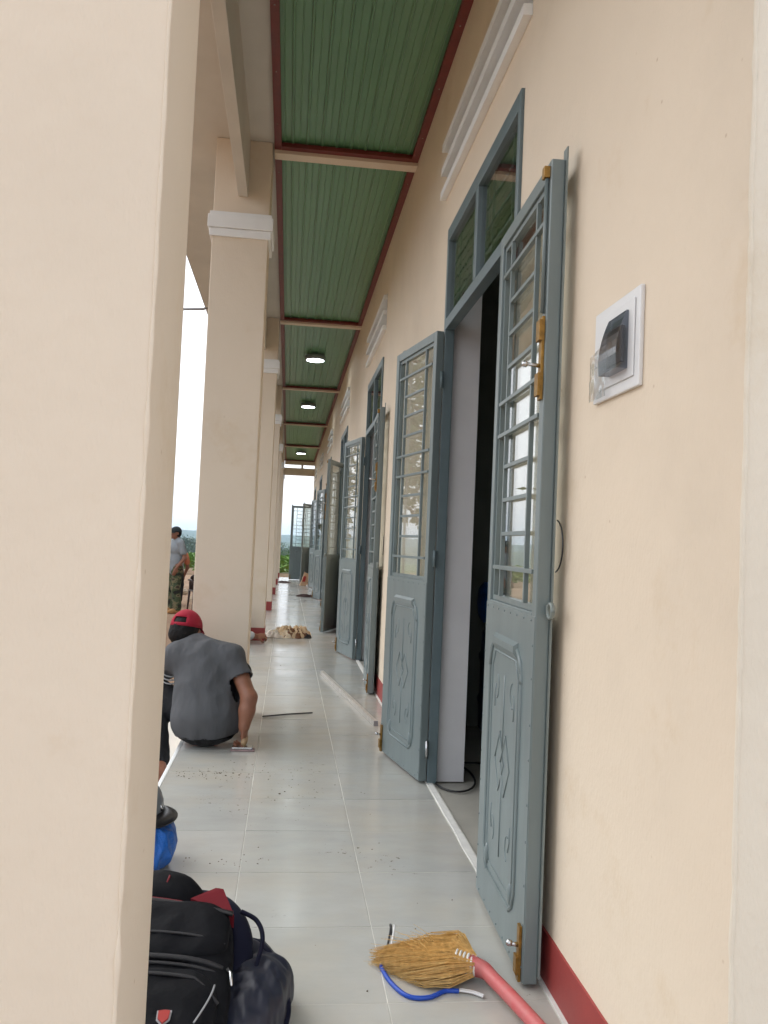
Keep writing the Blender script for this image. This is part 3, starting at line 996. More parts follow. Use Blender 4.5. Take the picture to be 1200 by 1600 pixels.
    P['lknob'] = MB().tube([(LW-0.024, side*(h+0.008), 0.10), (LW-0.024, side*(h+0.030), 0.104)], 0.006, 8).ell((LW-0.024, side*(h+0.032), 0.105), (0.009, 0.009, 0.009)).mesh('knob', 'chrome')
    # lock eye at the free edge
    eye = []
    for k in range(17):
        a = 2*math.pi*k/16
        eye.append((LW+0.036+0.019*math.cos(a), -side*0.010, 0.955+0.019*math.sin(a)))
    P['eye'] = MB().tube(eye, 0.0065, 8, False, True, 0.6).box(LW-0.002, LW+0.020, -side*0.010-0.003, -side*0.010+0.003, 0.942, 0.968).mesh('lock_eye', 'steel2')
    # meeting strip down the free edge (thin flat overlapping)
    P['strip'] = MB().box(LW-0.02, LW+0.012, *sorted((-side*(h+0.0005), -side*(h+0.0045))), 0.03, LH+0.03).mesh('meeting_strip', 'steel2')
    return P
LP = {s: make_leaf(s) for s in (1, -1)}
def door_leaf(label, hinge, ang, side, bolts=True, group='steel door leaves'):
    P = LP[side]
    t = thing('door_leaf', label, 'door', (hinge[0], hinge[1], 0.0), ang, group)
    link('frame', P['frame'], t)
    pn = link('lower_panel', P['panel'], t)
    link('embossing', P['emboss'], pn)
    tag(link('rivets', P['rivets'], pn), kind='stuff')
    link('pane', P['pane'], t)
    for me in P['vbar']+P['hbar']: link('grille_bar', me, t)
    for me in P['hinge']: link('hinge', me, t)
    l = link('bolt', P['lbolt'], t); link('knob', P['lknob'], l)
    if bolts:
        u = link('bolt', P['ubolt'], t); link('knob', P['uknob'], u); link('rod', P['urod'], u); link('catch', P['ucatch'], u)
    link('meeting_strip', P['strip'], t)
    return t
XH = XW - 0.034
ORD = ['nearest', 'second', 'third', 'fourth', 'fifth', 'farthest']
# near leaf swung back towards the camera, far leaf swung back away from it
near_open = [1.7, 2.0, 21, 4, 5, 30]
far_open = [11.2, 12.0, 9, 12, 11, 90]
LEAFLAB = {
 ('n', 0): 'big grey steel door leaf folded back beside the breaker box', ('f', 0): 'grey steel door leaf standing past the dark doorway of the nearest room',
 ('n', 1): 'edge-on grey door leaf against the wall behind the second doorway leaf with wire', ('f', 1): 'grey door leaf beyond the second doorway with bright glass',
 ('n', 2): 'third doorway leaf swung out with dark brownish shaded panel', ('f', 2): 'narrow grey door leaf just behind the dark swung out leaf',
 ('n', 3): 'fourth doorway leaf folded back, seen almost edge-on', ('f', 3): 'fourth doorway leaf with a glint on its lower panel',
 ('n', 4): 'fifth doorway leaf folded back near the paper sack', ('f', 4): 'fifth doorway leaf angled out just behind the paper sack',
 ('n', 5): 'dark half open leaf of the farthest doorway above the paper sack', ('f', 5): 'farthest leaf standing square across the verandah against the sky'}
near_leafs = []
for k, y in enumerate(DOORS):
    a = near_open[k]
    # direction -Y, turned out by a : local x -> (-sin a, -cos a)
    n_ = door_leaf(LEAFLAB[('n', k)], (XH, y+0.040, 0), R(-90-a), -1)
    a = far_open[k]
    f_ = door_leaf(LEAFLAB[('f', k)], (XH, y+DW-0.040, 0), R(90+a), 1, False)
    link('lock_eye', LP[-1]['eye'], n_)
    near_leafs.append(n_)
# black rubber stop on the lower bolt of the first far leaf
def frame_parts(k, y):
    t = thing('door_frame', ORD[k]+' dark blue steel door frame with two-pane glazed transom', 'door frame', (XW, y, 0), 0, 'door frames')
    x0, x1 = -0.012, 0.034
    MB().bevbox(x0, x1, 0.001, 0.036, 0.0, 2.639, 0.003).obj('jamb', 'frame', t)
    MB().bevbox(x0, x1, DW-0.036, DW-0.001, 0.0, 2.639, 0.003).obj('jamb', 'frame', t)
    MB().bevbox(x0, x1, 0.0365, DW-0.0365, 2.575, 2.639, 0.003).obj('head', 'frame', t)
    MB().bevbox(x0, x1, 0.0365, DW-0.0365, 2.145, 2.195, 0.003).obj('transom_bar', 'frame', t)
    MB().bevbox(x0, x1, DW/2-0.025, DW/2+0.025, 2.1955, 2.5745, 0.003).obj('mullion', 'frame', t)
    for a, b in ((0.0365, DW/2-0.0255), (DW/2+0.0255, DW-0.0365)):
        p = MB().box(0.006, 0.010, a, b, 2.196, 2.574).obj('pane', 'glass', t)
        w_ = (b-a)
        for s in (0.25, 0.75):
            MB().box(0.016, 0.024, a+w_*s-0.006, a+w_*s+0.006, 2.196, 2.574).obj('grille_bar', 'frame', p)
        for q in (0.25, 0.5, 0.75):
            MB().box(0.0245, 0.0325, a, b, 2.196+0.378*q-0.006, 2.196+0.378*q+0.006).obj('grille_bar', 'frame', p)
    return t
for k, y in enumerate(DOORS):
    frame_parts(k, y)

# curved wire hanging behind the nearest leaf, and behind the second
def wire(label, y, z):
    pts = []
    for k in range(15):
        a = -1.3 + 2.6*k/14
        pts.append((XW-0.010-0.008*math.cos(a), y+0.035-0.105*math.cos(a)**0.8, z+0.070*math.sin(a)))
    tag(MB().tube(pts, 0.0022, 6).obj('wire_loop', 'black'), label, 'wire', 'wire loops behind door leaves')
wire('thin dark wire looped on the wall behind the nearest big leaf', 2.115, 1.12)
wire('thin wire looped on the wall behind the second doorway leaf', 6.10, 1.10)

# ------------------------------------------------------------------ breaker box on the wall
t = thing('breaker_box', 'white flush breaker box with smoked lid and peeling film on wall', 'breaker box', (XW, 1.76, 1.455))
W2, H2 = 0.128, 0.212
MB().bevbox(-0.010, 0.0, -W2, W2, 0, H2, 0.003).obj('cover_plate', 'plastic_white', t)
MB().bevbox(-0.0135, -0.0105, -W2+0.022, W2-0.030, 0.024, H2-0.022, 0.002).obj('inner_panel', 'plastic_white', t)
def lid():
    prof = []
    for k in range(9):
        a = k/8
        prof.append((-0.019-0.022*(math.sin(math.pi/2*min(1, a*1.25))**0.9 - 0.10*max(0, a-0.7)/0.3), 0.045+0.125*(1-a)))
    vs, fs = [], []
    ya, yb = -W2+0.050, 0.022
    n = len(prof)
    for y in (ya, yb):
        for x, z in prof: vs.append((x, y, z))
        for x, z in prof: vs.append((-0.014, y, z))
    for i in range(n-1):
        fs.append((i, i+1, 2*n+i+1, 2*n+i))
        fs.append((i, n+i, n+i+1, i+1)); fs.append((2*n+i, 2*n+i+1, 3*n+i+1, 3*n+i))
    fs.append((n-1, 2*n-1, 4*n-1, 3*n-1)); fs.append((0, 2*n, 3*n, n))
    return MB().add(vs, fs, False)
lid().obj('smoked_lid', 'smoke', t)
MB().bevbox(-0.026, -0.0185, -0.070, 0.012, 0.06, 0.14, 0.002).bevbox(-0.034, -0.0265, -0.055, -0.043, 0.085, 0.115, 0.002).bevbox(-0.034, -0.0265, -0.02, -0.008, 0.085, 0.115, 0.002).obj('breaker_switch', mat('dark_breaker', (0.10, 0.10, 0.12), 0.4, 0.1, 30), t)
# peeling protective film over the lower far corner
vs, fs = [], []
n = 12
for i in range(n+1):
    for j in range(n+1):
        u, v = i/n, j/n
        yy = W2*0.20 + (W2*0.78)*u
        zz = 0.004+0.125*v*(1-0.15*u)
        xx = -0.0185-0.004*abs(noise.noise(Vector((u*4, v*4, 2))))-0.002
        vs.append((xx, yy, zz))
for i in range(n):
    for j in range(n):
        fs.append((i*(n+1)+j, (i+1)*(n+1)+j, (i+1)*(n+1)+j+1, i*(n+1)+j+1))
MB().add(vs, fs, True).obj('protective_film', 'film', t)

# ------------------------------------------------------------------ ceiling lamps
for k, (y, lab) in enumerate(((10.95, 'nearest lit round ceiling lamp, largest of the three'), (14.8, 'middle lit round ceiling lamp of the three'), (22.75, 'farthest lit round ceiling lamp near the verandah end'))):
    t = thing('ceiling_lamp', lab, 'lamp', (0.245, y, 3.50), 0, 'round ceiling lamps')
    MB().lathe([(0.118, 0.0), (0.135, 0.006), (0.138, 0.05), (0.128, 0.060), (0.05, 0.0745)], (0, 0, 0), 32).obj('housing', 'steel2', t)
    MB().lathe([(0.0, -0.006), (0.08, -0.0055), (0.112, -0.002), (0.117, 0.0005)], (0, 0, 0), 32).obj('diffuser', 'lamp', t)

# ------------------------------------------------------------------ inside the first room
t = thing('plastic_drum', 'dark blue plastic drum inside the nearest doorway', 'drum', (1.42, 5.05, -0.005))
MB().lathe([(0.19, 0.0), (0.205, 0.02), (0.205, 0.16), (0.215, 0.18), (0.215, 0.20), (0.205, 0.22), (0.205, 0.42), (0.215, 0.44), (0.215, 0.46), (0.205, 0.48), (0.20, 0.60), (0.17, 0.62)], (0, 0, 0), 28).obj('body', 'drum', t)
MB().lathe([(0.18, 0.62), (0.185, 0.64), (0.17, 0.655), (0.03, 0.655)], (0, 0, 0), 28).obj('lid', 'drum', t)
t = thing('water_jug', 'blue plastic water jug lying on the drum inside the doorway', 'jug', (1.40, 5.05, 0.655))
MB().lathe([(0.10, -0.2), (0.125, -0.18), (0.125, 0.12), (0.10, 0.17), (0.035, 0.20), (0.03, 0.24)], (0, 0, 0.125), 20, 'x').obj('body', 'blue_bag', t)
MB().lathe([(0.034, 0.24), (0.034, 0.27)], (0, 0, 0.125), 14, 'x').obj('cap', 'black', t)
pts = []
for k in range(30):
    a = k/29
    pts.append((0.815+0.09*math.cos(a*6.6+0.9)+0.05*a, 3.84+0.17*math.sin(a*6.6+0.9)+0.25*a*a, 0.004 + 0.006*max(0, a-0.6)))
pts += [(1.05, 4.25, 0.004), (1.25, 4.6, 0.004)]
tag(MB().tube(pts, 0.005, 8).obj('black_cable', 'black_rubber'), 'black cable curled on the floor just inside the nearest doorway', 'cable')

# ------------------------------------------------------------------ people
def head_blobs(mb, c, face, r=1.0):
    """c = centre of the skull, face = unit direction the person looks"""
    c = Vector(c); f = Vector(face).normalized()
    s = f.cross(Vector((0, 0, 1))); s.normalize(); u = s.cross(f)
    rot = Matrix((s, f, u)).transposed()
    mb.ell(c, (0.076*r, 0.094*r, 0.100*r), rot)
    mb.ell(c + f*0.030*r - u*0.062*r, (0.056*r, 0.062*r, 0.060*r), rot)          # jaw
    mb.ell(c + f*0.076*r - u*0.100*r, (0.024*r, 0.018*r, 0.018*r), rot)          # chin
    mb.capsule(c + f*0.092*r + u*0.0*r, c + f*0.108*r - u*0.040*r, 0.008*r, 0.014*r, 8)   # nose
    mb.ell(c + f*0.088*r + u*0.022*r, (0.05*r, 0.012*r, 0.010*r), rot)           # brow
    mb.ell(c + f*0.090*r - u*0.068*r, (0.024*r, 0.010*r, 0.008*r), rot)          # lips
    for sg in (-1, 1):
        mb.ell(c + s*0.078*r*sg - u*0.012*r - f*0.005*r, (0.010*r, 0.020*r, 0.030*r), rot)   # ears
    return s, f, u, rot
def eyes(c, fr, parent, r=1.0):
    s, f, u, rot = fr
    c = Vector(c)
    mb = MB()
    for sg in (-1, 1): mb.ell(c + f*0.082*r + s*sg*0.031*r + u*0.002*r, (0.014*r, 0.010*r, 0.007*r), rot, 10, 6)
    mb.obj('eyes', 'black', parent)
def cap_shape(c, fr, m, parent, backwards=False, r=1.0, brim_dir=None):
    s, f, u, rot = fr
    c = Vector(c)
    mb = MB()
    n, nv = 28, 9
    vs, fs = [], []
    R0 = (0.088*r, 0.107*r, 0.105*r)
    for j in range(nv+1):
        ph = math.pi/2*(j/nv)
        for i in range(n):
            th = 2*math.pi*i/n
            q = Vector((R0[0]*math.cos(ph)*math.cos(th), R0[1]*math.cos(ph)*math.sin(th), R0[2]*math.sin(ph)*0.98))
            # crown seams: six shallow creases
            q *= 1 + 0.008*abs(math.cos(th*3))
            vs.append(c + rot @ q + u*0.018*r)
    for j in range(nv):
        for i in range(n):
            i2 = (i+1) % n
            # half-moon opening over the strap, at the side without the peak
            if backwards and j in (1, 2) and abs(((2*math.pi*(i+0.5)/n) - 3*math.pi/2)) < 0.42: continue
            fs.append((j*n+i, j*n+i2, (j+1)*n+i2, (j+1)*n+i))
    mb.add(vs, fs, True)
    o = mb.obj('cap', m, parent)
    sd = o.modifiers.new('t', 'SOLIDIFY'); sd.thickness = 0.004
    br = MB()
    bv, bf = [], []
    bd = 1
    m_ = 12
    for k in range(m_+1):
        a = math.pi*(0.12+0.76*k/m_)
        for (q, dz) in ((0.98, 0.0), (1.35+0.25*math.sin(a), -0.018)):
            p_ = Vector((R0[0]*math.cos(a)*min(q, 1.06), R0[1]*math.sin(a)*q*bd, 0))
            bv.append(c + rot @ p_ + u*(0.020+dz)*r)
    for k in range(m_):
        bf.append((2*k, 2*k+1, 2*k+3, 2*k+2))
    b = br.add(bv, bf, True).obj('peak', m, o)
    sd = b.modifiers.new('t', 'SOLIDIFY'); sd.thickness = 0.004
    return o
def hand_blobs(mb, wrist, dirv, palm_n, thumb_side, curl=0.6, r=1.0, spread=0.02):
    """palm, four unequal bent fingers and a thumb leaving the side of the palm"""
    w = Vector(wrist); d = Vector(dirv).normalized(); n = Vector(palm_n).normalized()
    s = d.cross(n).normalized() * thumb_side
    n = s.cross(d).normalized() * thumb_side * (1 if True else -1)
    if n.dot(Vector(palm_n)) < 0: n = -n
    rot = Matrix((s, d, n)).transposed()
    pc = w + d*0.045*r
    mb.ell(pc, (0.040*r, 0.050*r, 0.015*r), rot, 14, 10)
    lens = [0.068, 0.076, 0.071, 0.056]
    for k in range(4):
        off = (0.028-0.0185*k)*r
        base = w + d*0.085*r + s*off
        L_ = lens[k]*r
        a1, a2, a3 = curl*0.7, curl*1.7, curl*2.5
        p1 = base + (d*math.cos(a1)+n*math.sin(a1))*L_*0.45
        p2 = p1 + (d*math.cos(a2)+n*math.sin(a2))*L_*0.33
        p3 = p2 + (d*math.cos(a3)+n*math.sin(a3))*L_*0.27
        mb.chain([base-d*0.02*r, base, p1, p2, p3], [0.0092*r, 0.0092*r, 0.0085*r, 0.008*r, 0.007*r], 8)
    tb = w + d*0.025*r + s*0.032*r
    t1 = tb + (d*0.6 + s*0.7 + n*0.35).normalized()*0.040*r
    t2 = t1 + (d*0.8 + s*0.0 + n*0.6).normalized()*0.032*r
    mb.chain([w+d*0.02*r+s*0.01*r, tb, t1, t2], [0.013*r, 0.013*r, 0.0105*r, 0.0085*r], 8)

# --- the man in the red cap, squatting with his back to us
def squatting_man():
    t = thing('person', 'person squatting in charcoal shirt and backwards red cap, gripping a float', 'person', (-0.40, 4.55, 0))
    inv = Matrix.Translation((0.40, -4.55, 0))
    V = Vector
    hip = V((-0.385, 4.54, 0.10)); chest = V((-0.405, 4.66, 0.38)); neck = V((-0.475, 4.735, 0.50)); head = V((-0.548, 4.825, 0.572))
    shR = V((-0.265, 4.64, 0.455)); elR = V((-0.165, 4.51, 0.265)); wrR = V((-0.182, 4.475, 0.118))
    shL = V((-0.575, 4.68, 0.455)); elL = V((-0.71, 4.82, 0.28)); wrL = V((-0.62, 5.02, 0.18))
    knR = V((-0.245, 4.90, 0.33)); anR = V((-0.27, 4.76, 0.07)); knL = V((-0.70, 4.78, 0.27)); anL = V((-0.600, 4.40, -0.085))
    face = V((0.30, 0.92, -0.22))
    b = SD()
    fr = head_blobs(b, head, face)
    b.chain([head-V((0, 0.01, 0.05)), neck, chest], [0.055, 0.058, 0.09])
    b.ell(chest+V((0, 0.02, 0)), (0.14, 0.08, 0.14)).ell((-0.39, 4.62, 0.22), (0.13, 0.075, 0.15)).ell(hip+V((0, 0.03, 0)), (0.13, 0.09, 0.075))
    b.chain([shR, elR, wrR], [0.050, 0.040, 0.0255])
    b.chain([shL, elL, wrL], [0.050, 0.040, 0.0255])
    b.chain([elR, (elR*0.55+wrR*0.45), wrR], [0.0385, 0.040, 0.0255])
    hand_blobs(b, wrR-V((0, 0, 0.004)), V((0.06, 0.16, -0.9)), V((-1, 0.25, -0.1)), 1, 1.05)
    hand_blobs(b, wrL, V((0.2, 0.8, -0.5)), V((0.3, -0.2, -0.9)), -1, 0.5)
    b.chain([hip+V((0.06, 0.04, 0)), knR, anR], [0.060, 0.050, 0.038]); b.chain([hip-V((0.06, -0.04, 0)), knL, anL], [0.060, 0.050, 0.036])
    # bare left foot on the step, heel towards the verandah edge
    b.chain([anL, anL+V((-0.005, 0.03, -0.035))], [0.036, 0.034])
    b.chain([anL+V((0, 0.02, -0.045)), anL+V((-0.03, -0.07, -0.058)), anL+V((-0.05, -0.13, -0.068))], [0.034, 0.030, 0.020])
    for k in range(5):
        q = anL+V((-0.072+0.0155*k, -0.135-0.004*k, -0.070))
        b.capsule(q, q+V((-0.008, -0.032+0.003*abs(k-3), -0.003)), 0.0088, 0.0078, 8)
    b.chain([anR, anR+V((0.0, 0.03, -0.035)), anR+V((0.02, 0.16, -0.05))], [0.036, 0.034, 0.022])
    b.xf(inv)
    remeshed(b, 'body', 'skin', 0.0062, 3, t)
    # T-shirt
    s = SD(0.05)
    s.ell(chest+V((0, -0.005, 0.0)), (0.176, 0.112, 0.165)).ell((-0.395, 4.60, 0.25), (0.178, 0.128, 0.18)).ell((-0.388, 4.555, 0.135), (0.186, 0.148, 0.165))
    s.chain([shL+V((0.03, 0, 0)), neck-V((0, 0.01, 0.025)), shR-V((0.03, 0, 0))], [0.064, 0.070, 0.064])
    s.chain([chest, neck-V((0, 0.005, 0.005))], [0.12, 0.066])
    s.chain([shR, shR*0.48+elR*0.52], [0.066, 0.064]); s.chain([shL, shL*0.45+elL*0.55], [0.068, 0.064])
    s.xf(inv)
    sh = remeshed(s, 'shirt', 'shirt_grey', 0.0085, 5, t, 0.0085, 0.10)
    # cut hem and sleeve ends: drop everything past the hem plane
    me = sh.data
    bm = bmesh.new(); bm.from_mesh(me)
    bmesh.ops.bisect_plane(bm, geom=list(bm.verts)+list(bm.edges)+list(bm.faces), plane_co=(0, 0, 0.066), plane_no=(0.05, 0.10, -1), clear_outer=True)
    for (e, s_) in ((elR, shR), (elL, shL)):
        d = (e-s_).normalized(); co = (inv @ (s_*0.46+e*0.54))
        geom = [v for v in bm.verts if (v.co-co).length < 0.15]
        vs_ = set(geom); ed = [q for q in bm.edges if q.verts[0] in vs_ and q.verts[1] in vs_]; fc = [q for q in bm.faces if all(v in vs_ for v in q.verts)]
        dele = [f for f in fc if (f.calc_center_median()-co).dot(d) > 0 and (f.calc_center_median()-co).cross(d).length < 0.075]
        bmesh.ops.delete(bm, geom=dele, context='FACES')
    bm.to_mesh(me); bm.free()
    sd = sh.modifiers.new('t', 'SOLIDIFY'); sd.thickness = 0.004; sd.offset = -1
    # white stripes on the left sleeve
    for k in range(3):
        c = shL*0.62+elL*0.38 - V((0, 0, 0.020*k)) 
        d = (elL-shL).normalized()
        a1 = d.cross(V((0, 0, 1))).normalized(); a2 = a1.cross(d)
        st = MB().tube([inv @ (c + (a1*math.cos(q*0.35)+a2*math.sin(q*0.35))*0.0735) for q in range(19)], 0.0045, 6, False, True, 0.6)
        st.obj('sleeve_stripe', 'white_cloth', sh)
    # trousers
    p = SD()
    p.ell(hip+V((0, 0.0, -0.006)), (0.164, 0.128, 0.092))
    p.chain([hip+V((0.06, 0.04, 0)), knR, knR*0.3+anR*0.7], [0.078, 0.070, 0.062]); p.chain([hip-V((0.07, -0.04, -0.01)), knL, knL*0.12+anL*0.88], [0.078, 0.068, 0.060])
    p.xf(inv)
    tr = remeshed(p, 'trousers', 'pants_black', 0.009, 4, t, 0.004, 0.07)
    bm = bmesh.new(); bm.from_mesh(tr.data)
    hc = inv @ hip      # the seat ends under the shirt hem
    kill = [v for v in bm.verts if v.co.z > 0.062 and v.co.y < -0.03 and abs(v.co.x-hc.x) < 0.17]
    bmesh.ops.delete(bm, geom=kill, context='VERTS'); bm.to_mesh(tr.data); bm.free()
    # hair below the cap
    h = SD()
    s_, f_, u_, rot = fr
    h.ell(head - f_*0.010 + u_*0.004, (0.084, 0.098, 0.104), rot)
    h.ell(head - f_*0.052 - u_*0.030, (0.072, 0.050, 0.050), rot)
    h.xf(inv)
    hm = remeshed(h, 'hair', 'hair', 0.006, 2, t, 0.003, 0.02)
    bm = bmesh.new(); bm.from_mesh(hm.data)
    hc = inv @ head
    kill = [v for v in bm.verts if (v.co-hc).dot(f_) > 0.022 and (v.co-hc).dot(u_) < 0.05]
    bmesh.ops.delete(bm, geom=kill, context='VERTS'); bm.to_mesh(hm.data); bm.free()
    cp = cap_shape(inv @ head, (s_, f_, u_, rot), 'red_cap', t, True)
    # strap closing the half-moon
    return t
squatting_man()

# plastering float with a wooden handle, under his hand
t = thing('plaster_float', 'small plastering float with wooden handle in the squatting person\'s hand', 'float', (-0.182, 4.455, 0.0))
MB().bevbox(-0.062, 0.062, -0.032, 0.032, 0.001, 0.008, 0.002).obj('blade', mat('float_blade', (0.30, 0.20, 0.20), 0.5, 0.2, 30), t)
MB().bevbox(-0.056, 0.050, -0.024, 0.024, 0.0085, 0.020, 0.003).obj('backing', 'chrome', t)
MB().tube([(0.008, 0.0, 0.02), (0.008, 0.004, 0.045)], 0.007, 8).tube([(0.004, -0.028, 0.044), (0.006, 0.0, 0.048), (0.008, 0.055, 0.056), (0.008, 0.085, 0.058)], [0.015, 0.017, 0.016, 0.012], 12).obj('handle', 'wood', t)

# --- standing man in camouflage trousers out on the dirt
def standing_man():
    V = Vector
    bx, by = -2.10, 16.3
    t = thing('person', 'person standing on the dirt in grey shirt, camouflage trousers and dark cap', 'person', (bx, by, GZ))
    b = SD()
    face = V((-0.85, -0.5, -0.02))
    f = V((-0.86, -0.5, 0)).normalized(); s = V((0.5, -0.86, 0))      # s: his left, towards camera
    head = V((0, 0, 1.53)) + f*0.03
    fr = head_blobs(b, head, face)
    b.chain([head-V((0, 0, 0.06)), V((0, 0, 1.40)), V((0, 0, 1.25))], [0.052, 0.055, 0.10])
    b.ell((0, 0, 1.22), (0.13, 0.14, 0.17)).ell((0, 0, 1.0), (0.12, 0.13, 0.16))
    for sg in (1, -1):
        sh = s*0.17*sg + V((0, 0, 1.34)); el = s*0.215*sg - f*0.08 + V((0, 0, 1.06)); wr = s*0.20*sg + f*(0.08) + V((0, 0, 0.86))
        b.chain([sh, el, wr], [0.05, 0.038, 0.026])
        hand_blobs(b, wr, V((0, 0, -1))+f*0.3, s*-sg, 1 if sg > 0 else -1, 0.45)
        hp = s*0.09*sg + V((0, 0, 0.90)); kn = s*0.10*sg + f*0.03 + V((0, 0, 0.49)); an = s*0.11*sg - f*0.03 + V((0, 0, 0.09))
        b.chain([hp, kn, an], [0.085, 0.055, 0.04])
        b.chain([an-V((0, 0, 0.04)), an+f*0.13-V((0, 0, 0.055))], [0.035, 0.028])
    remeshed(b, 'body', 'skin', 0.009, 3, t)
    eyes(head, fr, t)
    m = SD()
    m.ell((0, 0, 1.23), (0.155, 0.165, 0.17)).ell((0, 0, 1.02), (0.150, 0.155, 0.20)).chain([s*0.16+V((0, 0, 1.345)), V((0, 0, 1.385)), s*-0.16+V((0, 0, 1.345))], [0.064, 0.066, 0.064])
    for sg in (1, -1):
        sh = s*0.175*sg + V((0, 0, 1.335)); el = s*0.215*sg - f*0.08 + V((0, 0, 1.06))
        m.chain([sh, sh*0.4+el*0.6], [0.070, 0.068])
    m.chain([V((0, 0, 1.0)), V((0, 0, 0.86))], [0.145, 0.150])
    remeshed(m, 'shirt', 'shirt_light', 0.012, 4, t, 0.006, 0.1)
    p = SD().ell((0, 0, 0.86), (0.145, 0.15, 0.13))
    for sg in (1, -1):
        hp = s*0.085*sg + V((0, 0, 0.84)); kn = s*0.105*sg + f*0.03 + V((0, 0, 0.49)); an = s*0.115*sg - f*0.02 + V((0, 0, 0.12))
        p.chain([hp, kn, an], [0.11, 0.088, 0.082])
    remeshed(p, 'trousers', 'camo', 0.012, 3, t, 0.008, 0.09)
    for sg in (1, -1):
        an = s*0.11*sg - f*0.03
        bt = SD().chain([an-f*0.02+V((0, 0, 0.05)), an+f*0.10+V((0, 0, 0.045)), an+f*0.17+V((0, 0, 0.036))], [0.050, 0.046, 0.034]).chain([an+V((0, 0, 0.05)), an+V((0, 0, 0.13))], [0.05, 0.052])
        remeshed(bt, 'boot', 'boot', 0.01, 2, t)
    h = SD()
    s_, f_, u_, rot = fr
    h.ell(head-f_*0.014+u_*0.0, (0.083, 0.094, 0.102), rot)
    hm = remeshed(h, 'hair', 'hair', 0.009, 1, t)
    bm = bmesh.new(); bm.from_mesh(hm.data)
    kill = [v for v in bm.verts if (v.co-head).dot(f_) > 0.015]
    bmesh.ops.delete(bm, geom=kill, context='VERTS'); bm.to_mesh(hm.data); bm.free()
    cap_shape(head, fr, 'dark_cap', t)
standing_man()

# --- person in orange bending behind him
def bending_person():
    V = Vector
    t = thing('person', 'person in orange shirt bending over behind the standing one', 'person', (-2.34, 18.2, GZ))
    b = SD()
    hip = V((-0.12, 0, 0.80)); ch = V((0.06, 0.02, 1.02)); hd = V((-0.02, 0.36, 1.02))
    hip = V((-0.02, -0.05, 0.78)); ch = V((0.02, 0.18, 1.06)); neck = V((0.02, 0.34, 1.12)); hd = V((0.02, 0.46, 1.12))
    fr = head_blobs(b, hd, V((0, 0.8, -0.6)))
    b.chain([hd, neck, ch, hip], [0.06, 0.06, 0.12, 0.13])
    for sg in (1, -1):
        b.chain([V((0.17*sg, 0.26, 1.06)), V((0.2*sg, 0.34, 0.80)), V((0.12*sg, 0.44, 0.60))], [0.05, 0.04, 0.027])
        hand_blobs(b, V((0.12*sg, 0.44, 0.60)), V((0, 0.3, -0.9)), V((-sg, 0, 0)), sg, 0.5)
        b.chain([hip+V((0.09*sg, 0, -0.02)), V((-0.02+0.11*sg, 0.05, 0.44)), V((-0.02+0.11*sg, -0.04, 0.08)), V((-0.02+0.12*sg, 0.12, 0.03))], [0.09, 0.06, 0.042, 0.03])
    remeshed(b, 'body', 'skin', 0.011, 3, t)
    m = SD().chain([hip+V((0, 0, 0.04)), ch, neck-V((0, 0.03, 0))], [0.155, 0.165, 0.08])
    for sg in (1, -1): m.chain([V((0.15*sg, 0.25, 1.06)), V((0.19*sg, 0.30, 0.92))], [0.07, 0.068])
    remeshed(m, 'shirt', 'orange', 0.013, 4, t, 0.006, 0.1)
    p = SD().ell(hip-V((0, 0, 0.02)), (0.16, 0.15, 0.12))
    for sg in (1, -1): p.chain([hip+V((0.08*sg, 0, -0.04)), V((-0.02+0.11*sg, 0.05, 0.44)), V((-0.02+0.11*sg, -0.03, 0.12))], [0.11, 0.085, 0.075])
    remeshed(p, 'trousers', 'pants_black', 0.013, 3, t)
    h = SD(); s_, f_, u_, rot = fr
    h.ell(hd-f_*0.018+u_*0.012, (0.084, 0.096, 0.104), rot)
    remeshed(h, 'hair', 'hair', 0.011, 1, t)
bending_person()

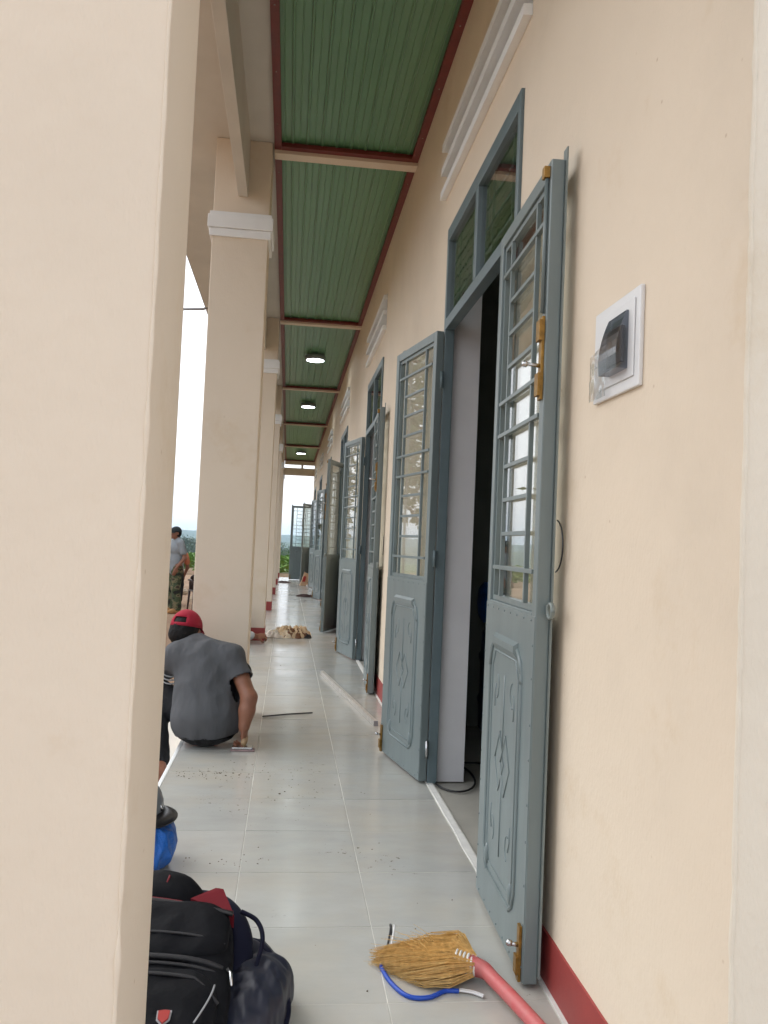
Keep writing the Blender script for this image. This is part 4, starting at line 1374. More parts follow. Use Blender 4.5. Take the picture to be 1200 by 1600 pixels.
# --- crouching painter, only a hand and cuff reach round the third column
def painter():
    V = Vector
    ox, oy = -0.80, 9.05
    t = thing('person', 'crouching person with pale sleeve reaching round the third column base', 'person', (ox, oy, GZ))
    I = Matrix.Translation((-ox, -oy, -GZ))
    b = SD()
    hip = V((-0.86, 8.95, 0.02)); ch = V((-0.72, 9.03, 0.30)); hd = V((-0.66, 9.10, 0.52))
    fr = head_blobs(b, hd, V((0.8, 0.3, -0.4)))
    b.chain([hd, V((-0.70, 9.07, 0.42)), ch, hip], [0.05, 0.055, 0.12, 0.13])
    shR = V((-0.62, 8.98, 0.34)); el = V((-0.46, 8.93, 0.11)); wr = V((-0.285, 9.02, 0.075))
    b.chain([shR, el, wr], [0.05, 0.040, 0.028])
    hand_blobs(b, wr, V((0.95, 0.3, 0.05)), V((0.1, 0.6, -0.6)), -1, 0.9)
    wl = V((-0.50, 9.12, 0.20)); b.chain([V((-0.72, 9.2, 0.34)), V((-0.60, 9.22, 0.16)), wl], [0.05, 0.038, 0.027])
    hand_blobs(b, wl, V((0.8, -0.3, -0.2)), V((0.2, 0.2, -0.9)), 1, 0.6)
    for sg in (1, -1):
        kn = V((-0.62, 9.0+0.20*sg, 0.14)); an = V((-0.80, 8.98+0.18*sg, GZ+0.08))
        b.chain([hip+V((0, 0.09*sg, 0)), kn, an, an+V((0.14, 0, -0.05))], [0.09, 0.055, 0.04, 0.028])
    b.xf(I)
    remeshed(b, 'body', 'skin', 0.0085, 3, t)
    m = SD().chain([hip+V((0, 0, 0.06)), ch, V((-0.70, 9.06, 0.38))], [0.155, 0.155, 0.09]).chain([shR, el, el*0.35+wr*0.65], [0.07, 0.056, 0.046]).chain([V((-0.72, 9.2, 0.34)), V((-0.60, 9.22, 0.16)), wl*0.8+V((-0.60, 9.22, 0.16))*0.2], [0.07, 0.055, 0.045])
    m.xf(I); remeshed(m, 'shirt', 'white_cloth', 0.011, 4, t, 0.005, 0.08)
    p = SD().ell(hip, (0.15, 0.16, 0.12))
    for sg in (1, -1):
        kn = V((-0.62, 9.0+0.20*sg, 0.14)); an = V((-0.80, 8.98+0.18*sg, GZ+0.12)); p.chain([hip+V((0, 0.09*sg, 0)), kn, an], [0.11, 0.08, 0.065])
    p.xf(I); remeshed(p, 'trousers', 'pants_black', 0.012, 3, t)
    h = SD(); s_, f_, u_, rot = fr
    h.ell(hd-f_*0.018+u_*0.012, (0.084, 0.096, 0.104), rot); h.xf(I)
    remeshed(h, 'hair', 'hair', 0.009, 1, t)
painter()

# ------------------------------------------------------------------ luggage beside the nearest column
def backpack():
    t = thing('backpack', 'black backpack with red lining and small red emblem lying by the column', 'backpack', (-0.28, 1.86, 0))
    al = R(14)
    # local frame: x across, v up along the bag, n out of its front
    def P(x, v, n): return (x, -0.32 + v*math.cos(al) - n*math.sin(al), 0.0 + v*math.sin(al) + n*math.cos(al))
    Rm = Matrix.Rotation(al, 3, 'X')
    b = SD(0.01).ell(P(0.012, 0.29, 0.062), (0.192, 0.265, 0.064), Rm, 36, 24, 0.42)
    remeshed(b, 'main_compartment', 'bag_black', 0.009, 2, t, 0.004, 0.1)
    b = SD(0.01).ell(P(0.008, 0.435, 0.105), (0.186, 0.092, 0.040), Rm, 32, 20, 0.5)
    up = remeshed(b, 'upper_pocket', 'bag_black', 0.007, 2, t, 0.004, 0.09)
    b = SD(0.01).ell(P(0.004, 0.165, 0.105), (0.180, 0.150, 0.048), Rm, 32, 20, 0.5)
    lo = remeshed(b, 'front_pocket', 'bag_black', 0.007, 2, t, 0.004, 0.09)
    # red piping along the top seam and the red lining gaping open at the corner
    pts = [P(-0.17+0.365*k/14, 0.545-0.055*(k/14)**2, 0.138-0.014*(k/14)) for k in range(15)]
    MB().tube(pts, 0.0045, 8, True, True).obj('red_piping', 'bag_red', t)
    pts = [P(-0.17+0.365*k/14, 0.532-0.055*(k/14)**2, 0.143-0.012*(k/14)) for k in range(15)]
    MB().tube(pts, 0.006, 8, True, True).obj('seam', 'black', t)
    vs = [P(0.095, 0.520, 0.140), P(0.198, 0.488, 0.118), P(0.168, 0.545, 0.146), P(0.150, 0.548, 0.147), P(0.095, 0.520, 0.095), P(0.198, 0.488, 0.085), P(0.172, 0.560, 0.10), P(0.145, 0.565, 0.10)]
    MB().add(vs, [(0, 1, 2, 3), (7, 6, 5, 4), (0, 4, 5, 1), (1, 5, 6, 2), (2, 6, 7, 3), (3, 7, 4, 0)]).obj('red_lining', 'bag_red', t)
    # padded back hump with a red tick
    b = SD(0.03).ell(P(-0.02, 0.590, 0.080), (0.120, 0.060, 0.062), Rm, 28, 18, 0.6).ell(P(0.045, 0.575, 0.075), (0.085, 0.05, 0.045), Rm, 28, 18, 0.8)
    h = remeshed(b, 'padded_back', 'bag_black', 0.008, 2, t, 0.003, 0.08)
    MB().tube([P(0.030, 0.566, 0.137), P(0.036, 0.600, 0.143)], 0.0026, 6).obj('red_tick', 'bag_red', h)
    # zips with pullers
    grey = mat('dark_grey_zip', (0.014, 0.014, 0.017), 0.6, 0.1, 60, 0.6, 400, 0.001)
    for (v, n0, par, w_) in ((0.338, 0.133, t, 0.006), (0.322, 0.130, t, 0.004), (0.395, 0.146, up, 0.003), (0.268, 0.151, lo, 0.004)):
        pts = [P(-0.16+0.345*k/20, v+0.010*math.sin(k/20*math.pi*1.3) - 0.045*max(0, k/20-0.86)/0.14*(par is lo), n0 - 0.022*max(0, k/10-1)**4) for k in range(21)]
        MB().tube(pts, w_, 6).obj('zip', grey, par)
    MB().tube([P(0.196, 0.33, 0.108), P(0.204, 0.315, 0.112), P(0.207, 0.285, 0.108)], [0.005, 0.004, 0.003], 8).obj('zip_puller', 'chrome', t)
    pts = [P(0.176-0.030*(k/8)**1.5, 0.245-0.10*k/8, 0.146+0.006*math.sin(k/8*1.6)) for k in range(9)]
    MB().tube(pts, 0.0020, 6).obj('silver_piping', 'silver', lo)
    # emblem: red shield with silver rim and a small cross
    sh = [(-0.011, 0.010), (0.0, 0.012), (0.011, 0.010), (0.010, -0.008), (0.0, -0.020), (-0.010, -0.008)]
    EX, EV = 0.088, 0.160
    for (sc, n0, m, nm) in ((1.28, 0.154, 'silver', 'emblem_rim'), (1.0, 0.157, 'emblem', 'emblem')):
        vs = [P(EX+x*sc, EV+y*sc, n0-0.012) for x, y in sh] + [P(EX+x*sc, EV+y*sc, n0+0.001) for x, y in sh]
        n = len(sh)
        MB().add(vs, [tuple(range(n)), tuple(range(2*n-1, n-1, -1))] + [(i, (i+1) % n, n+(i+1) % n, n+i) for i in range(n)]).obj(nm, m, lo)
    # shoulder straps curling over the right side
    pts = [P(0.06, 0.580, 0.085), P(0.11, 0.600, 0.085), P(0.165, 0.585, 0.078), P(0.205, 0.540, 0.062), P(0.222, 0.48, 0.042), P(0.215, 0.41, 0.022)]
    def smooth_path(p, n=8):
        p = [Vector(q) for q in p]; out = []
        for i in range(len(p)-1):
            p0, p1, p2, p3 = p[max(i-1, 0)], p[i], p[i+1], p[min(i+2, len(p)-1)]
            for k in range(n):
                u = k/n
                out.append(0.5*((2*p1)+(p2-p0)*u+(2*p0-5*p1+4*p2-p3)*u*u+(3*p1-p0-3*p2+p3)*u**3))
        out.append(p[-1]); return out
    MB().tube(smooth_path(pts), 0.028, 12, True, True, 0.42).obj('shoulder_strap', 'navy', t)
    pts = [P(0.212, 0.545, 0.085), P(0.250, 0.525, 0.075), P(0.266, 0.48, 0.06), P(0.252, 0.42, 0.03)]
    MB().tube(smooth_path(pts), 0.0055, 8).obj('drawcord', 'navy', t)
    return smooth_path
smooth_path = backpack()
t = thing('plastic_bag', 'shiny dark navy plastic bag slumped beside the backpack', 'bag', (0.0, 1.95, 0))
b = SD(0.01).ell((-0.035, -0.04, 0.065), (0.085, 0.17, 0.078), Matrix.Rotation(R(-14), 3, 'Z'), 28, 18, 0.8).ell((-0.05, 0.10, 0.075), (0.07, 0.08, 0.07)).ell((0.0, 0.05, 0.05), (0.06, 0.10, 0.05))
remeshed(b, 'sack', 'navy_shiny', 0.006, 2, t, 0.012, 0.07)
MB().tube(smooth_path([(-0.07, 0.14, 0.13), (-0.02, 0.11, 0.135), (0.025, 0.04, 0.11), (0.05, -0.03, 0.06), (0.035, -0.10, 0.03)]), 0.008, 8, True, True, 0.5).obj('hem', 'navy', t)

t = thing('helmet', 'grey helmet with black peak resting on the blue bundle', 'helmet', (-0.486, 2.92, 0.160))
t.scale = (0.86, 0.86, 0.92)
c = Vector((0, 0, 0.03))
prof = [(0.125, -0.02), (0.130, 0.0), (0.128, 0.03), (0.115, 0.065), (0.09, 0.095), (0.055, 0.115), (0.02, 0.123), (0.002, 0.124)]
MB().lathe(prof, (0, 0, 0.02), 28).obj('shell', 'helmet', t)
MB().lathe([(0.120, -0.036), (0.1325, -0.034), (0.1325, -0.021), (0.120, -0.0205)], (0, 0, 0.02), 28).obj('rim', 'black', t)
vs, fs = [], []
n = 14
for k in range(n+1):
    a = -0.95 + 1.9*k/n
    for q, z in ((0.126, 0.020), (0.165+0.02*math.cos(a), -0.004), (0.165+0.02*math.cos(a), -0.010), (0.126, 0.010)):
        vs.append((q*math.cos(a), q*math.sin(a), z))
for k in range(n):
    for j in range(4):
        j2 = (j+1) % 4
        fs.append((4*k+j, 4*k+j2, 4*k+4+j2, 4*k+4+j))
fs += [(0, 1, 2, 3), (4*n+3, 4*n+2, 4*n+1, 4*n)]
MB().add(vs, fs, True).obj('peak', 'black', t)
MB().tube([(0.122, -0.03, 0.045), (0.128, -0.03, 0.025)], 0.006, 8).obj('peak_button', 'chrome', t)

t = thing('blue_bundle', 'bright blue nylon bundle standing under the helmet', 'bundle', (-0.46, 2.90, 0))
b = SD(0.01).ell((0, 0, 0.075), (0.135, 0.13, 0.085), None, 24, 16, 0.75).ell((0.03, -0.04, 0.06), (0.10, 0.10, 0.07)).ell((-0.03, 0.02, 0.11), (0.10, 0.09, 0.05))
remeshed(b, 'cloth', 'blue_bag', 0.006, 2, t, 0.010, 0.055)

# ------------------------------------------------------------------ broom and wire
def broom():
    N = Vector((0.530, 2.135, 0.035))
    t = thing('broom', 'straw hand broom with pink wrapped handle lying on the tiles', 'broom', (0.53, 2.135, 0))
    g = random.Random(3)
    axis = Vector((-0.93, 0.36, 0)).normalized(); side = Vector((0.36, 0.93, 0)).normalized()
    mb = MB()
    for k in range(1500):
        u = g.gauss(0, 0.42); u = max(-1, min(1, u)); w_ = g.uniform(-1, 1)
        base = N + side*(u*0.024) + Vector((0, 0, w_*0.018))
        Ln = 0.245*(1 - 0.20*abs(u)**1.5)*g.uniform(0.72, 1.06)
        if g.random() < 0.02: Ln *= 1.12
        # straws fan out, sweeping towards the wall side before bending to the tip
        spread = (u*0.115 + 0.030)
        mid = base + axis*Ln*0.45 + side*(spread*0.95 + g.gauss(0, 0.004)) + Vector((0, 0, w_*0.016+0.004))
        tip = base + axis*Ln*(1.10 - 0.25*abs(u)) + side*(spread*0.50 - 0.016 + g.gauss(0, 0.010))
        tip.z = max(0.002, 0.016+w_*0.016+g.gauss(0, 0.004)); mid.z = max(0.003, mid.z)
        q1 = base*0.25 + mid*0.75 - axis*0.004
        r = g.uniform(0.0009, 0.0016)
        mb.tube([p - Vector((0.53, 2.135, 0)) for p in (base, q1, mid*0.4+tip*0.6 + side*0.006*u, tip)], [r, r, r*0.8, r*0.3], 3, False, False)
    for k in range(60):
        u = g.uniform(-1, 1)
        base = N + side*(u*0.05) + axis*g.uniform(0.03, 0.15) + Vector((0, 0, 0.012))
        tip = base + axis*g.uniform(0.03, 0.13) + side*(u*0.05+g.gauss(0, 0.025)) + Vector((0, 0, g.uniform(-0.01, 0.022)))
        tip.z = max(0.003, tip.z)
        mid = (base+tip)*0.5 + Vector((0, 0, 0.008)) + side*g.gauss(0, 0.004)
        mb.tube([p - Vector((0.53, 2.135, 0)) for p in (base, mid, tip)], [0.0009, 0.0008, 0.0004], 3, False, False)
    mb.obj('bristles', 'straw', t)
    # bound root of the straw: dusty white windings
    d0 = Vector((0.53, 2.135, 0))
    hd = Vector((0.085, -0.40, 0.0)).normalized()
    wn_ = MB()
    for k in range(6):
        c = N - d0 + axis*(0.050-0.010*k)
        pts = []
        rr = 0.040 - 0.0025*k
        for q in range(15):
            a = 2*math.pi*q/14
            pts.append(c + side*math.cos(a)*rr + Vector((0, 0, math.sin(a)*rr*0.72)))
        wn_.tube(pts, 0.0035, 6, False)
    wn_.obj('binding', 'caulk', t)
    # handle, slightly bent, wound with tape
    hp = [N-d0+axis*0.012, N-d0-axis*0.018+Vector((0, -0.02, 0.002)), Vector((0.030, -0.075, 0.038)), Vector((0.062, -0.19, 0.036)), Vector((0.105, -0.36, 0.030)), Vector((0.15, -0.56, 0.022))]
    path = smooth_path(hp, 26)
    rad = []
    for i, p in enumerate(path):
        q = i/len(path)
        base_r = 0.0245-0.0075*min(1, q/0.30)
        rad.append(base_r*(1+0.07*(i % 2)))
    MB().tube(path, rad, 14).obj('handle', 'pink', t)
    return t
broom()
t = thing('electric_wire', 'short blue electric wire with stripped ends curling beside the broom', 'wire', (0.40, 2.1, 0))
o = Vector((0.40, 2.1, 0))
pa = [(0.300, 2.235, 0.008), (0.296, 2.190, 0.005), (0.312, 2.115, 0.005), (0.345, 2.055, 0.005), (0.395, 2.048, 0.005), (0.44, 2.075, 0.005), (0.475, 2.075, 0.005)]
MB().tube(smooth_path([Vector(p)-o for p in pa]), 0.0058, 8).obj('blue_sheath', 'blue_wire', t)
pb = [(0.475, 2.075, 0.006), (0.505, 2.065, 0.006), (0.53, 2.045, 0.006)]
MB().tube(smooth_path([Vector(p)-o for p in pb]), 0.0030, 6).tube(smooth_path([Vector(p)-o+Vector((0.003, 0.006, 0)) for p in pb]), 0.0028, 6).obj('white_core', 'plastic_white', t)
pc = [(0.300, 2.235, 0.008), (0.318, 2.262, 0.030), (0.330, 2.30, 0.060), (0.335, 2.345, 0.045), (0.345, 2.375, 0.006)]
MB().tube(smooth_path([Vector(p)-o for p in pc]), 0.0032, 6).obj('black_core', 'black', t)
MB().tube(smooth_path([Vector(p)-o+Vector((0.009, -0.004, 0.001)) for p in pc[:4]]), 0.0030, 6).obj('white_core', 'plastic_white', t)

# ------------------------------------------------------------------ things along the floor
tag(MB().tube([(-0.105, 5.285, 0.006), (0.05, 5.36, 0.007), (0.21, 5.43, 0.006)], [0.004, 0.005, 0.004], 8).obj('thin_stick', 'black'), 'thin dark stick lying on the tiles beside the squatting person', 'stick')
def bar():
    a, b = Vector((0.338, 7.066, 0)), Vector((0.585, 5.10, 0))
    d = (b-a).normalized(); s = Vector((-d.y, d.x, 0))
    t = thing('straightedge', 'long pale straightedge bar lying slantwise on the floor before the second doorway', 'straightedge', (0.46, 6.08, 0))
    o = Vector((0.46, 6.08, 0))
    vs = []
    for p in (a, b):
        for (q, z) in ((-0.012, 0.001), (-0.012, 0.030), (0.012, 0.030), (0.012, 0.001)):
            vs.append(p + s*q + Vector((0, 0, z)) - o)
    MB().add(vs, [(0, 1, 2, 3), (7, 6, 5, 4)] + [(j, (j+1) % 4, 4+(j+1) % 4, 4+j) for j in range(4)]).obj('bar', 'alu', t)
    for p, sg in ((a, -1), (b, 1)):
        c = p + d*0.006*sg - o
        vs = [c + s*q + d*e + Vector((0, 0, z)) for e in (-0.0055, 0.0055) for (q, z) in ((-0.013, 0.0005), (-0.013, 0.031), (0.013, 0.031), (0.013, 0.0005))]
        MB().add(vs, [(0, 1, 2, 3), (7, 6, 5, 4)] + [(j, (j+1) % 4, 4+(j+1) % 4, 4+j) for j in range(4)]).obj('end_cap', 'spout', t)
bar()
g = random.Random(21)
cr = MB()
for (cx, cy, sx, sy, n_) in ((-0.30, 4.0, 0.13, 0.05, 95), (-0.12, 4.12, 0.10, 0.07, 18), (0.10, 3.75, 0.12, 0.12, 36), (-0.15, 2.95, 0.08, 0.06, 24), (0.25, 3.2, 0.3, 0.4, 22), (0.1, 2.5, 0.3, 0.35, 16), (0.05, 6.0, 0.25, 0.8, 30)):
    for k in range(n_):
        x, y = g.gauss(cx, sx), g.gauss(cy, sy)
        if not (X0+0.02 < x < 0.66): continue
        r_ = g.uniform(0.0009, 0.0024) if g.random() < 0.93 else g.uniform(0.0025, 0.0042)
        cr.ell((x, y, r_*0.25), (r_*g.uniform(0.8, 1.8), r_*g.uniform(0.8, 1.6), r_*0.6), Matrix.Rotation(g.uniform(0, 3), 3, 'Z'), 6, 4)
tag(cr.obj('dirt_crumbs', mat('dried_mud', (0.12, 0.09, 0.06), 0.95, 0.4, 60)), 'scattered dark crumbs of dried mud on the tiles', 'dirt', kind='stuff')
def crumple(name, label, cat, c, size, seed, m, ridg=1.0, group=None):
    nr, na = 26, 64
    vs, fs = [], []
    for i in range(nr+1):
        r = i/nr
        for k in range(na):
            a = 2*math.pi*k/na
            e = 1 + 0.28*noise.noise(Vector((math.cos(a)*1.6+seed, math.sin(a)*1.6, seed)))
            x, y = size[0]*r*e*math.cos(a), size[1]*r*e*math.sin(a)
            p = Vector((x*11/ridg, y*11/ridg, seed))
            rd = 1-abs(noise.noise(p))*2.2
            rd2 = 1-abs(noise.noise(p*2.3))*2.0
            z = size[2]*max(0, (1-r**3))*max(0.12, 0.42+0.45*rd*0.8+0.22*rd2)
            vs.append((x, y, z+0.003))
    for i in range(nr):
        for k in range(na):
            k2 = (k+1) % na
            fs.append((i*na+k, (i+1)*na+k, (i+1)*na+k2, i*na+k2))
    fs.append(tuple(nr*na+k for k in range(na)))
    o = MB().add(vs, fs, True).obj(name, m)
    o.location = c
    tag(o, label, cat, group)
    return o
def crumple_mesh(size, seed, ridg=1.0, nr=26, na=64):
    vs, fs = [], []
    for i in range(nr+1):
        r = i/nr
        for k in range(na):
            a = 2*math.pi*k/na
            e = 1 + 0.45*noise.noise(Vector((math.cos(a)*1.9+seed, math.sin(a)*1.9, seed)))
            x, y = size[0]*r*e*math.cos(a), size[1]*r*e*math.sin(a)
            p = Vector((x*11/ridg, y*11/ridg, seed))
            rd = 1-abs(noise.noise(p))*2.6
            rd2 = 1-abs(noise.noise(p*2.3))*2.2
            vs.append((x, y, 0.003 + size[2]*max(0, (1-r**3))*max(0.06, 0.30+0.60*rd*0.9+0.30*rd2)))
    for i in range(nr):
        for k in range(na):
            k2 = (k+1) % na
            fs.append((i*na+k, (i+1)*na+k, (i+1)*na+k2, i*na+k2))
    fs.append(tuple(nr*na+k for k in range(na)))
    return MB().add(vs, fs, True)
t = thing('rag_heap', 'crumpled heap of beige, white and brown rags on the floor by the third column', 'rags', (0.055, 9.72, 0))
for (nm, cc, dx, dy, sz, sd_) in (('beige_rag', (0.58, 0.44, 0.28), -0.03, 0.03, (0.19, 0.18, 0.12), 4.2), ('brown_rag', (0.16, 0.075, 0.035), 0.07, -0.04, (0.15, 0.14, 0.10), 7.7), ('white_rag', (0.66, 0.62, 0.55), -0.15, -0.06, (0.11, 0.11, 0.08), 1.3),
                               ('tan_rag', (0.62, 0.47, 0.30), 0.14, 0.04, (0.13, 0.15, 0.13), 9.4), ('black_rag', (0.02, 0.018, 0.02), 0.21, -0.05, (0.06, 0.08, 0.05), 3.1), ('pale_rag', (0.70, 0.60, 0.45), -0.02, -0.10, (0.09, 0.07, 0.075), 6.1)):
    o = crumple_mesh(sz, sd_, 0.62).obj(nm, mat(nm+'_cotton', cc, 0.9, 0.25, 16, 0.5, 60, 0.006), t)
    o.location = (dx, dy, 0)
darkm = mat('dark_maroon_cloth', (0.07, 0.025, 0.022), 0.9, 0.0, 14, 0.5, 40, 0.01, c2=(0.02, 0.012, 0.012))
crumple('floor_cloth', 'dark maroon floor cloth lying before the fourth doorway', 'cloth', (0.43, 17.0, 0), (0.20, 0.26, 0.05), 8.8, darkm, group='dark floor cloths')
crumple('floor_cloth', 'dark flat cloth at the far left end of the floor', 'cloth', (-0.06, 22.4, 0), (0.20, 0.30, 0.045), 2.1, darkm, group='dark floor cloths')
# paper sack leaning at the far doors
t = thing('paper_sack', 'open tan paper sack with red print leaning near the far doors', 'sack', (0.46, 21.2, 0))
def sack():
    vs, fs = [], []
    n, m_ = 16, 8
    for j in range(m_+1):
        v = j/m_
        for i in range(n):
            a = 2*math.pi*i/n
            ca = math.copysign(abs(math.cos(a))**0.5, math.cos(a)); sa = math.copysign(abs(math.sin(a))**0.5, math.sin(a))
            wx = 0.125*(1-0.12*v); wy = 0.085*(1-0.45*v)
            vs.append((wx*ca + 0.10*v + 0.012*noise.noise(Vector((a, v*4, 1))), wy*sa + 0.04*v, 0.30*v + (0.05*max(0, -math.cos(a)) if j == m_ else 0) + 0.002))
    for j in range(m_):
        for i in range(n):
            i2 = (i+1) % n
            fs.append((j*n+i, j*n+i2, (j+1)*n+i2, (j+1)*n+i))
    fs.append(tuple(range(n-1, -1, -1)))
    return MB().add(vs, fs, False)
so = sack().obj('paper_body', mat('tan_kraft_paper', (0.46, 0.30, 0.18), 0.8, 0.12, 10, 0.4, 25, 0.01), t)
sd = so.modifiers.new('t', 'SOLIDIFY'); sd.thickness = 0.003
MB().add([(-0.06, -0.082, 0.10), (0.02, -0.082, 0.10), (0.045, -0.064, 0.24), (-0.02, -0.064, 0.24), (-0.06, -0.080, 0.10), (0.02, -0.080, 0.10), (0.045, -0.062, 0.24), (-0.02, -0.062, 0.24)], [(0, 1, 2, 3), (7, 6, 5, 4), (0, 4, 5, 1), (1, 5, 6, 2), (2, 6, 7, 3), (3, 7, 4, 0)]).obj('red_print', 'emblem', t)
crumple('plastic_wrap', 'scrap of white plastic wrap beside the paper sack', 'plastic', (0.60, 21.0, 0), (0.09, 0.10, 0.10), 5.5, 'plastic_white')
# ------------------------------------------------------------------ yard: chair, rubble, crops, trees
def chair():
    t = thing('chair', 'dark brown plastic chair on the dirt, half hidden behind the column', 'chair', (-1.68, 17.0, GZ), R(20), None)
    vs, fs = [], []
    nu, nv = 9, 7
    for side in (0, 1):
        for j in range(nv):
            v = j/(nv-1)
            for i in range(nu):
                u = i/(nu-1)*2-1
                w_ = 0.20*(1-0.18*max(0, v-0.6)/0.4*abs(u))
                vs.append((u*w_, 0.19+0.06*v - 0.05*(u*u) + 0.012*side, 0.40+0.32*v - 0.05*v*u*u))
    n1 = nu*nv
    for j in range(nv-1):
        for i in range(nu-1):
            a = j*nu+i
            fs.append((a, a+1, a+nu+1, a+nu)); fs.append((n1+a, n1+a+nu, n1+a+nu+1, n1+a+1))
    rim = list(range(nu)) + [j*nu+nu-1 for j in range(1, nv)] + [(nv-1)*nu+i for i in range(nu-2, -1, -1)] + [j*nu for j in range(nv-2, 0, -1)]
    for q in range(len(rim)):
        a, b = rim[q], rim[(q+1) % len(rim)]
        fs.append((a, n1+a, n1+b, b))
    MB().add(vs, fs, True).obj('backrest', 'brown', t)
    MB().bevbox(-0.21, 0.21, -0.21, 0.21, 0.385, 0.415, 0.012).obj('seat', 'brown', t)
    for sx in (-1, 1):
        for sy in (-1, 1):
            MB().tube([(sx*0.18, sy*0.18, 0.39), (sx*0.20, sy*0.21, 0.0)], [0.024, 0.016], 8).obj('leg', 'brown', t)
        MB().tube([(sx*0.21, 0.20, 0.60), (sx*0.225, 0.0, 0.62), (sx*0.22, -0.17, 0.60), (sx*0.195, -0.19, 0.42)], 0.017, 8).obj('armrest', 'brown', t)
chair()
g = random.Random(11)
stone_me = []
for s in range(4):
    mb = MB().ell((0, 0, 0), (0.12, 0.10, 0.07), None, 9, 6)
    mb.v = [tuple(Vector(v)*(1+0.35*noise.noise(Vector(v)*9+Vector((s*5, 0, 0))))) for v in mb.v]
    mb.sm = [False]*len(mb.sm)
    stone_me.append(mb.mesh('stone', 'rubble'))
for k in range(9):
    o = link('stone', stone_me[k % 4])
    y = g.uniform(19, 25)
    o.location = (-0.115*y + g.uniform(-0.9, 0.5), y, GZ+0.03)
    o.rotation_euler = (g.uniform(-.4, .4), g.uniform(-.4, .4), g.uniform(0, 6))
    o.scale = [g.uniform(0.5, 1.8)]*3
    tag(o, 'pale lump of rubble on the dirt beyond the standing person', 'stone', 'rubble lumps on the dirt yard')

def leaf_cloud(n, fn, size, g, flat=0.5):
    vs, fs = [], []
    for k in range(n):
        c = fn()
        a = Vector((g.gauss(0, 1), g.gauss(0, 1), g.gauss(0, flat))).normalized()
        b = a.cross(Vector((g.gauss(0, 1), g.gauss(0, 1), g.gauss(0, 1)))).normalized()
        L_ = size*g.uniform(0.6, 1.4); w_ = L_*0.42
        o = len(vs)
        nn = a.cross(b)
        vs += [c, c + a*L_*0.5 + b*w_*0.5 + nn*L_*0.06, c + a*L_, c + a*L_*0.5 - b*w_*0.5 + nn*L_*0.06]
        fs += [(o, o+1, o+2), (o, o+2, o+3)]
    return vs, fs
def tree(name, label, loc, h, crown_r, n_leaf, leaf, m, seed, group, trunk_r=0.12, low=0.25, nb=9):
    g = random.Random(seed)
    t = thing(name, label, 'tree', loc, 0, group)
    tr = MB()
    top = Vector((g.uniform(-.3, .3)*crown_r*0.3, g.uniform(-.3, .3)*crown_r*0.3, h*0.85))
    tr.tube([Vector((0, 0, -0.2)), Vector((0.03*h, 0.0, h*0.3)), top*0.7+Vector((0, 0.02*h, 0)), top], [trunk_r*1.25, trunk_r, trunk_r*0.6, trunk_r*0.15], 8)
    tips = []
    for k in range(nb):
        z = h*(low + (0.85-low)*k/nb)
        a = k*2.4 + g.uniform(-.4, .4)
        rr = crown_r*(0.55+0.5*math.sin(math.pi*min(1, (k+1.2)/(nb+0.6))))*g.uniform(0.75, 1.1)
        p0 = Vector((0.02*h, 0, z)); p2 = Vector((rr*math.cos(a), rr*math.sin(a), z+h*0.16*g.uniform(0.5, 1.3)))
        p1 = (p0+p2)*0.5+Vector((0, 0, h*0.02))
        tr.tube([p0, p1, p2], [trunk_r*0.45, trunk_r*0.28, trunk_r*0.08], 6)
        for q in range(3):
            e = p1*0.4+p2*0.6 + Vector((g.gauss(0, .25), g.gauss(0, .25), g.gauss(0.1, .2)))*crown_r
            tr.tube([p1*0.6+p2*0.4, e], [trunk_r*0.16, trunk_r*0.04], 5)
            tips.append(e)
        tips.append(p2)
    tips.append(top)
    tr.obj('trunk', 'bark', t)
    sg_ = crown_r*0.22
    def fn():
        c = tips[g.randrange(len(tips))]
        return c + Vector((g.gauss(0, sg_), g.gauss(0, sg_), g.gauss(0, sg_*0.75)))
    vs, fs = leaf_cloud(n_leaf, fn, leaf, g)
    MB().add(vs, fs, False).obj('crown', m, t)
    return t
# trees in the yard, standing left of the verandah (seen mirrored in the door glass)
tree('young_tree', 'slender young tree in the yard mirrored in the nearest door glass', (-1.66, 21.5, GZ), 3.6, 0.36, 800, 0.12, 'leaf', 5, 'yard trees', 0.04, 0.3, 10)
tree('yard_tree', 'bushy green tree nearest beside the verandah', (-6.9, 15.5, GZ), 6.0, 2.3, 5200, 0.22, 'leaf', 15, 'yard trees', 0.14, 0.25)
tree('yard_tree', 'taller green tree behind the bushy one', (-11.5, 20.5, GZ), 7.5, 2.6, 5200, 0.26, 'leaf_dark', 25, 'yard trees', 0.17, 0.25)
tree('yard_tree', 'loose green tree at the edge of the yard', (-7.6, 26.0, GZ), 5.2, 1.8, 3600, 0.22, 'leaf', 35, 'yard trees', 0.12, 0.25)
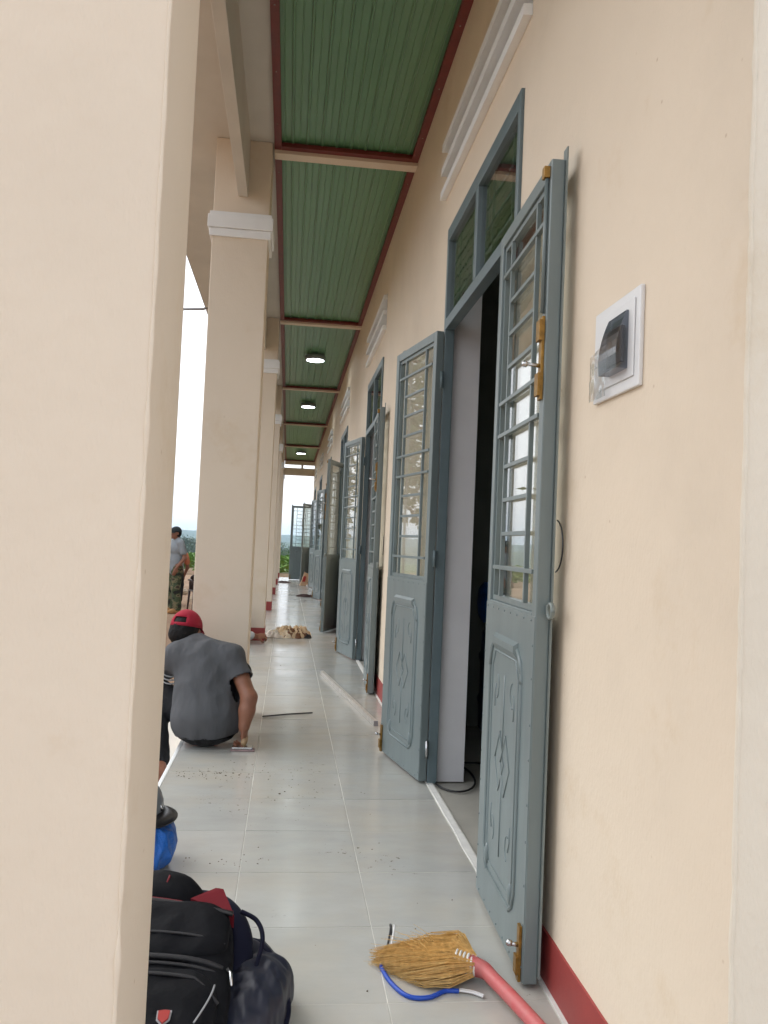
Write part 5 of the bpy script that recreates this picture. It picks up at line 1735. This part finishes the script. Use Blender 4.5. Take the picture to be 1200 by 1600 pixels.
# far trees down the slope
def far_tree(label, px, dist, h, r_, n, seed, m='leaf_dark'):
    # px: bearing as x/y ratio
    y = dist; x = px*dist
    tree('far_tree', label, (x, y, ground_z(x, y)-0.3), h, r_, n, r_*0.16, m, seed, 'trees down the slope', r_*0.07, 0.15, 10)
far_tree('dark rounded tree down the slope behind the standing person', -0.120, 235, 7.6, 3.2, 2600, 41)
far_tree('paler far tree left of the dark rounded one', -0.136, 260, 6.0, 2.6, 2200, 42)
far_tree('lower far tree right of the dark rounded one', -0.106, 215, 5.0, 2.6, 2200, 43)
far_tree('dark tree seen past the far end of the verandah', -0.004, 190, 4.6, 1.9, 2600, 44)
far_tree('low bushy tree under the dark one past the far end', -0.010, 150, 2.6, 1.9, 2200, 45, 'leaf')
far_tree('bushy tree right of the dark one past the far end', 0.010, 160, 2.6, 2.0, 2200, 46, 'leaf')
# rows of leafy crop at the edge of the dirt, one countless mass
g = random.Random(77)
vs, fs = [], []
for k in range(900):
    y = g.uniform(33, 60); x = y*g.uniform(-0.20, 0.06)
    zb = ground_z(x, y); hh = g.uniform(0.35, 0.75)
    for q in range(6):
        a = g.uniform(0, 6.28); L_ = g.uniform(0.25, 0.5)
        d = Vector((math.cos(a), math.sin(a), 0)); s = Vector((-d.y, d.x, 0))
        b0 = Vector((x, y, zb+hh*g.uniform(0.3, 0.9))); mid = b0+d*L_*0.5+Vector((0, 0, L_*0.3)); tip = b0+d*L_+Vector((0, 0, L_*0.05))
        o = len(vs)
        vs += [b0, mid+s*L_*0.2, tip, mid-s*L_*0.2]
        fs += [(o, o+1, o+2), (o, o+2, o+3)]
tag(MB().add(vs, fs).obj('crop_rows', 'leaf_bright'), 'bright green leafy crop growing at the edge of the dirt', 'crop', kind='stuff')

# ------------------------------------------------------------------ hazy air
def haze():
    m = bpy.data.materials.new('hazy_air')
    m.use_nodes = True
    nt = m.node_tree
    nt.nodes.clear()
    out = nt.nodes.new('ShaderNodeOutputMaterial')
    pv = nt.nodes.new('ShaderNodeVolumePrincipled')
    pv.inputs['Color'].default_value = (0.60, 0.81, 1.0, 1)
    pv.inputs['Density'].default_value = 0.00036
    pv.inputs['Anisotropy'].default_value = 0.2
    nt.links.new(pv.outputs[0], out.inputs['Volume'])
    me = MB().box(-2900, 2900, -2900, 2900, -75, 42).mesh('haze', None)
    me.materials.append(m)
    o = link('haze', me)
    tag(o, 'pale bluish haze over the far fields and hills', 'haze', kind='stuff')
haze()
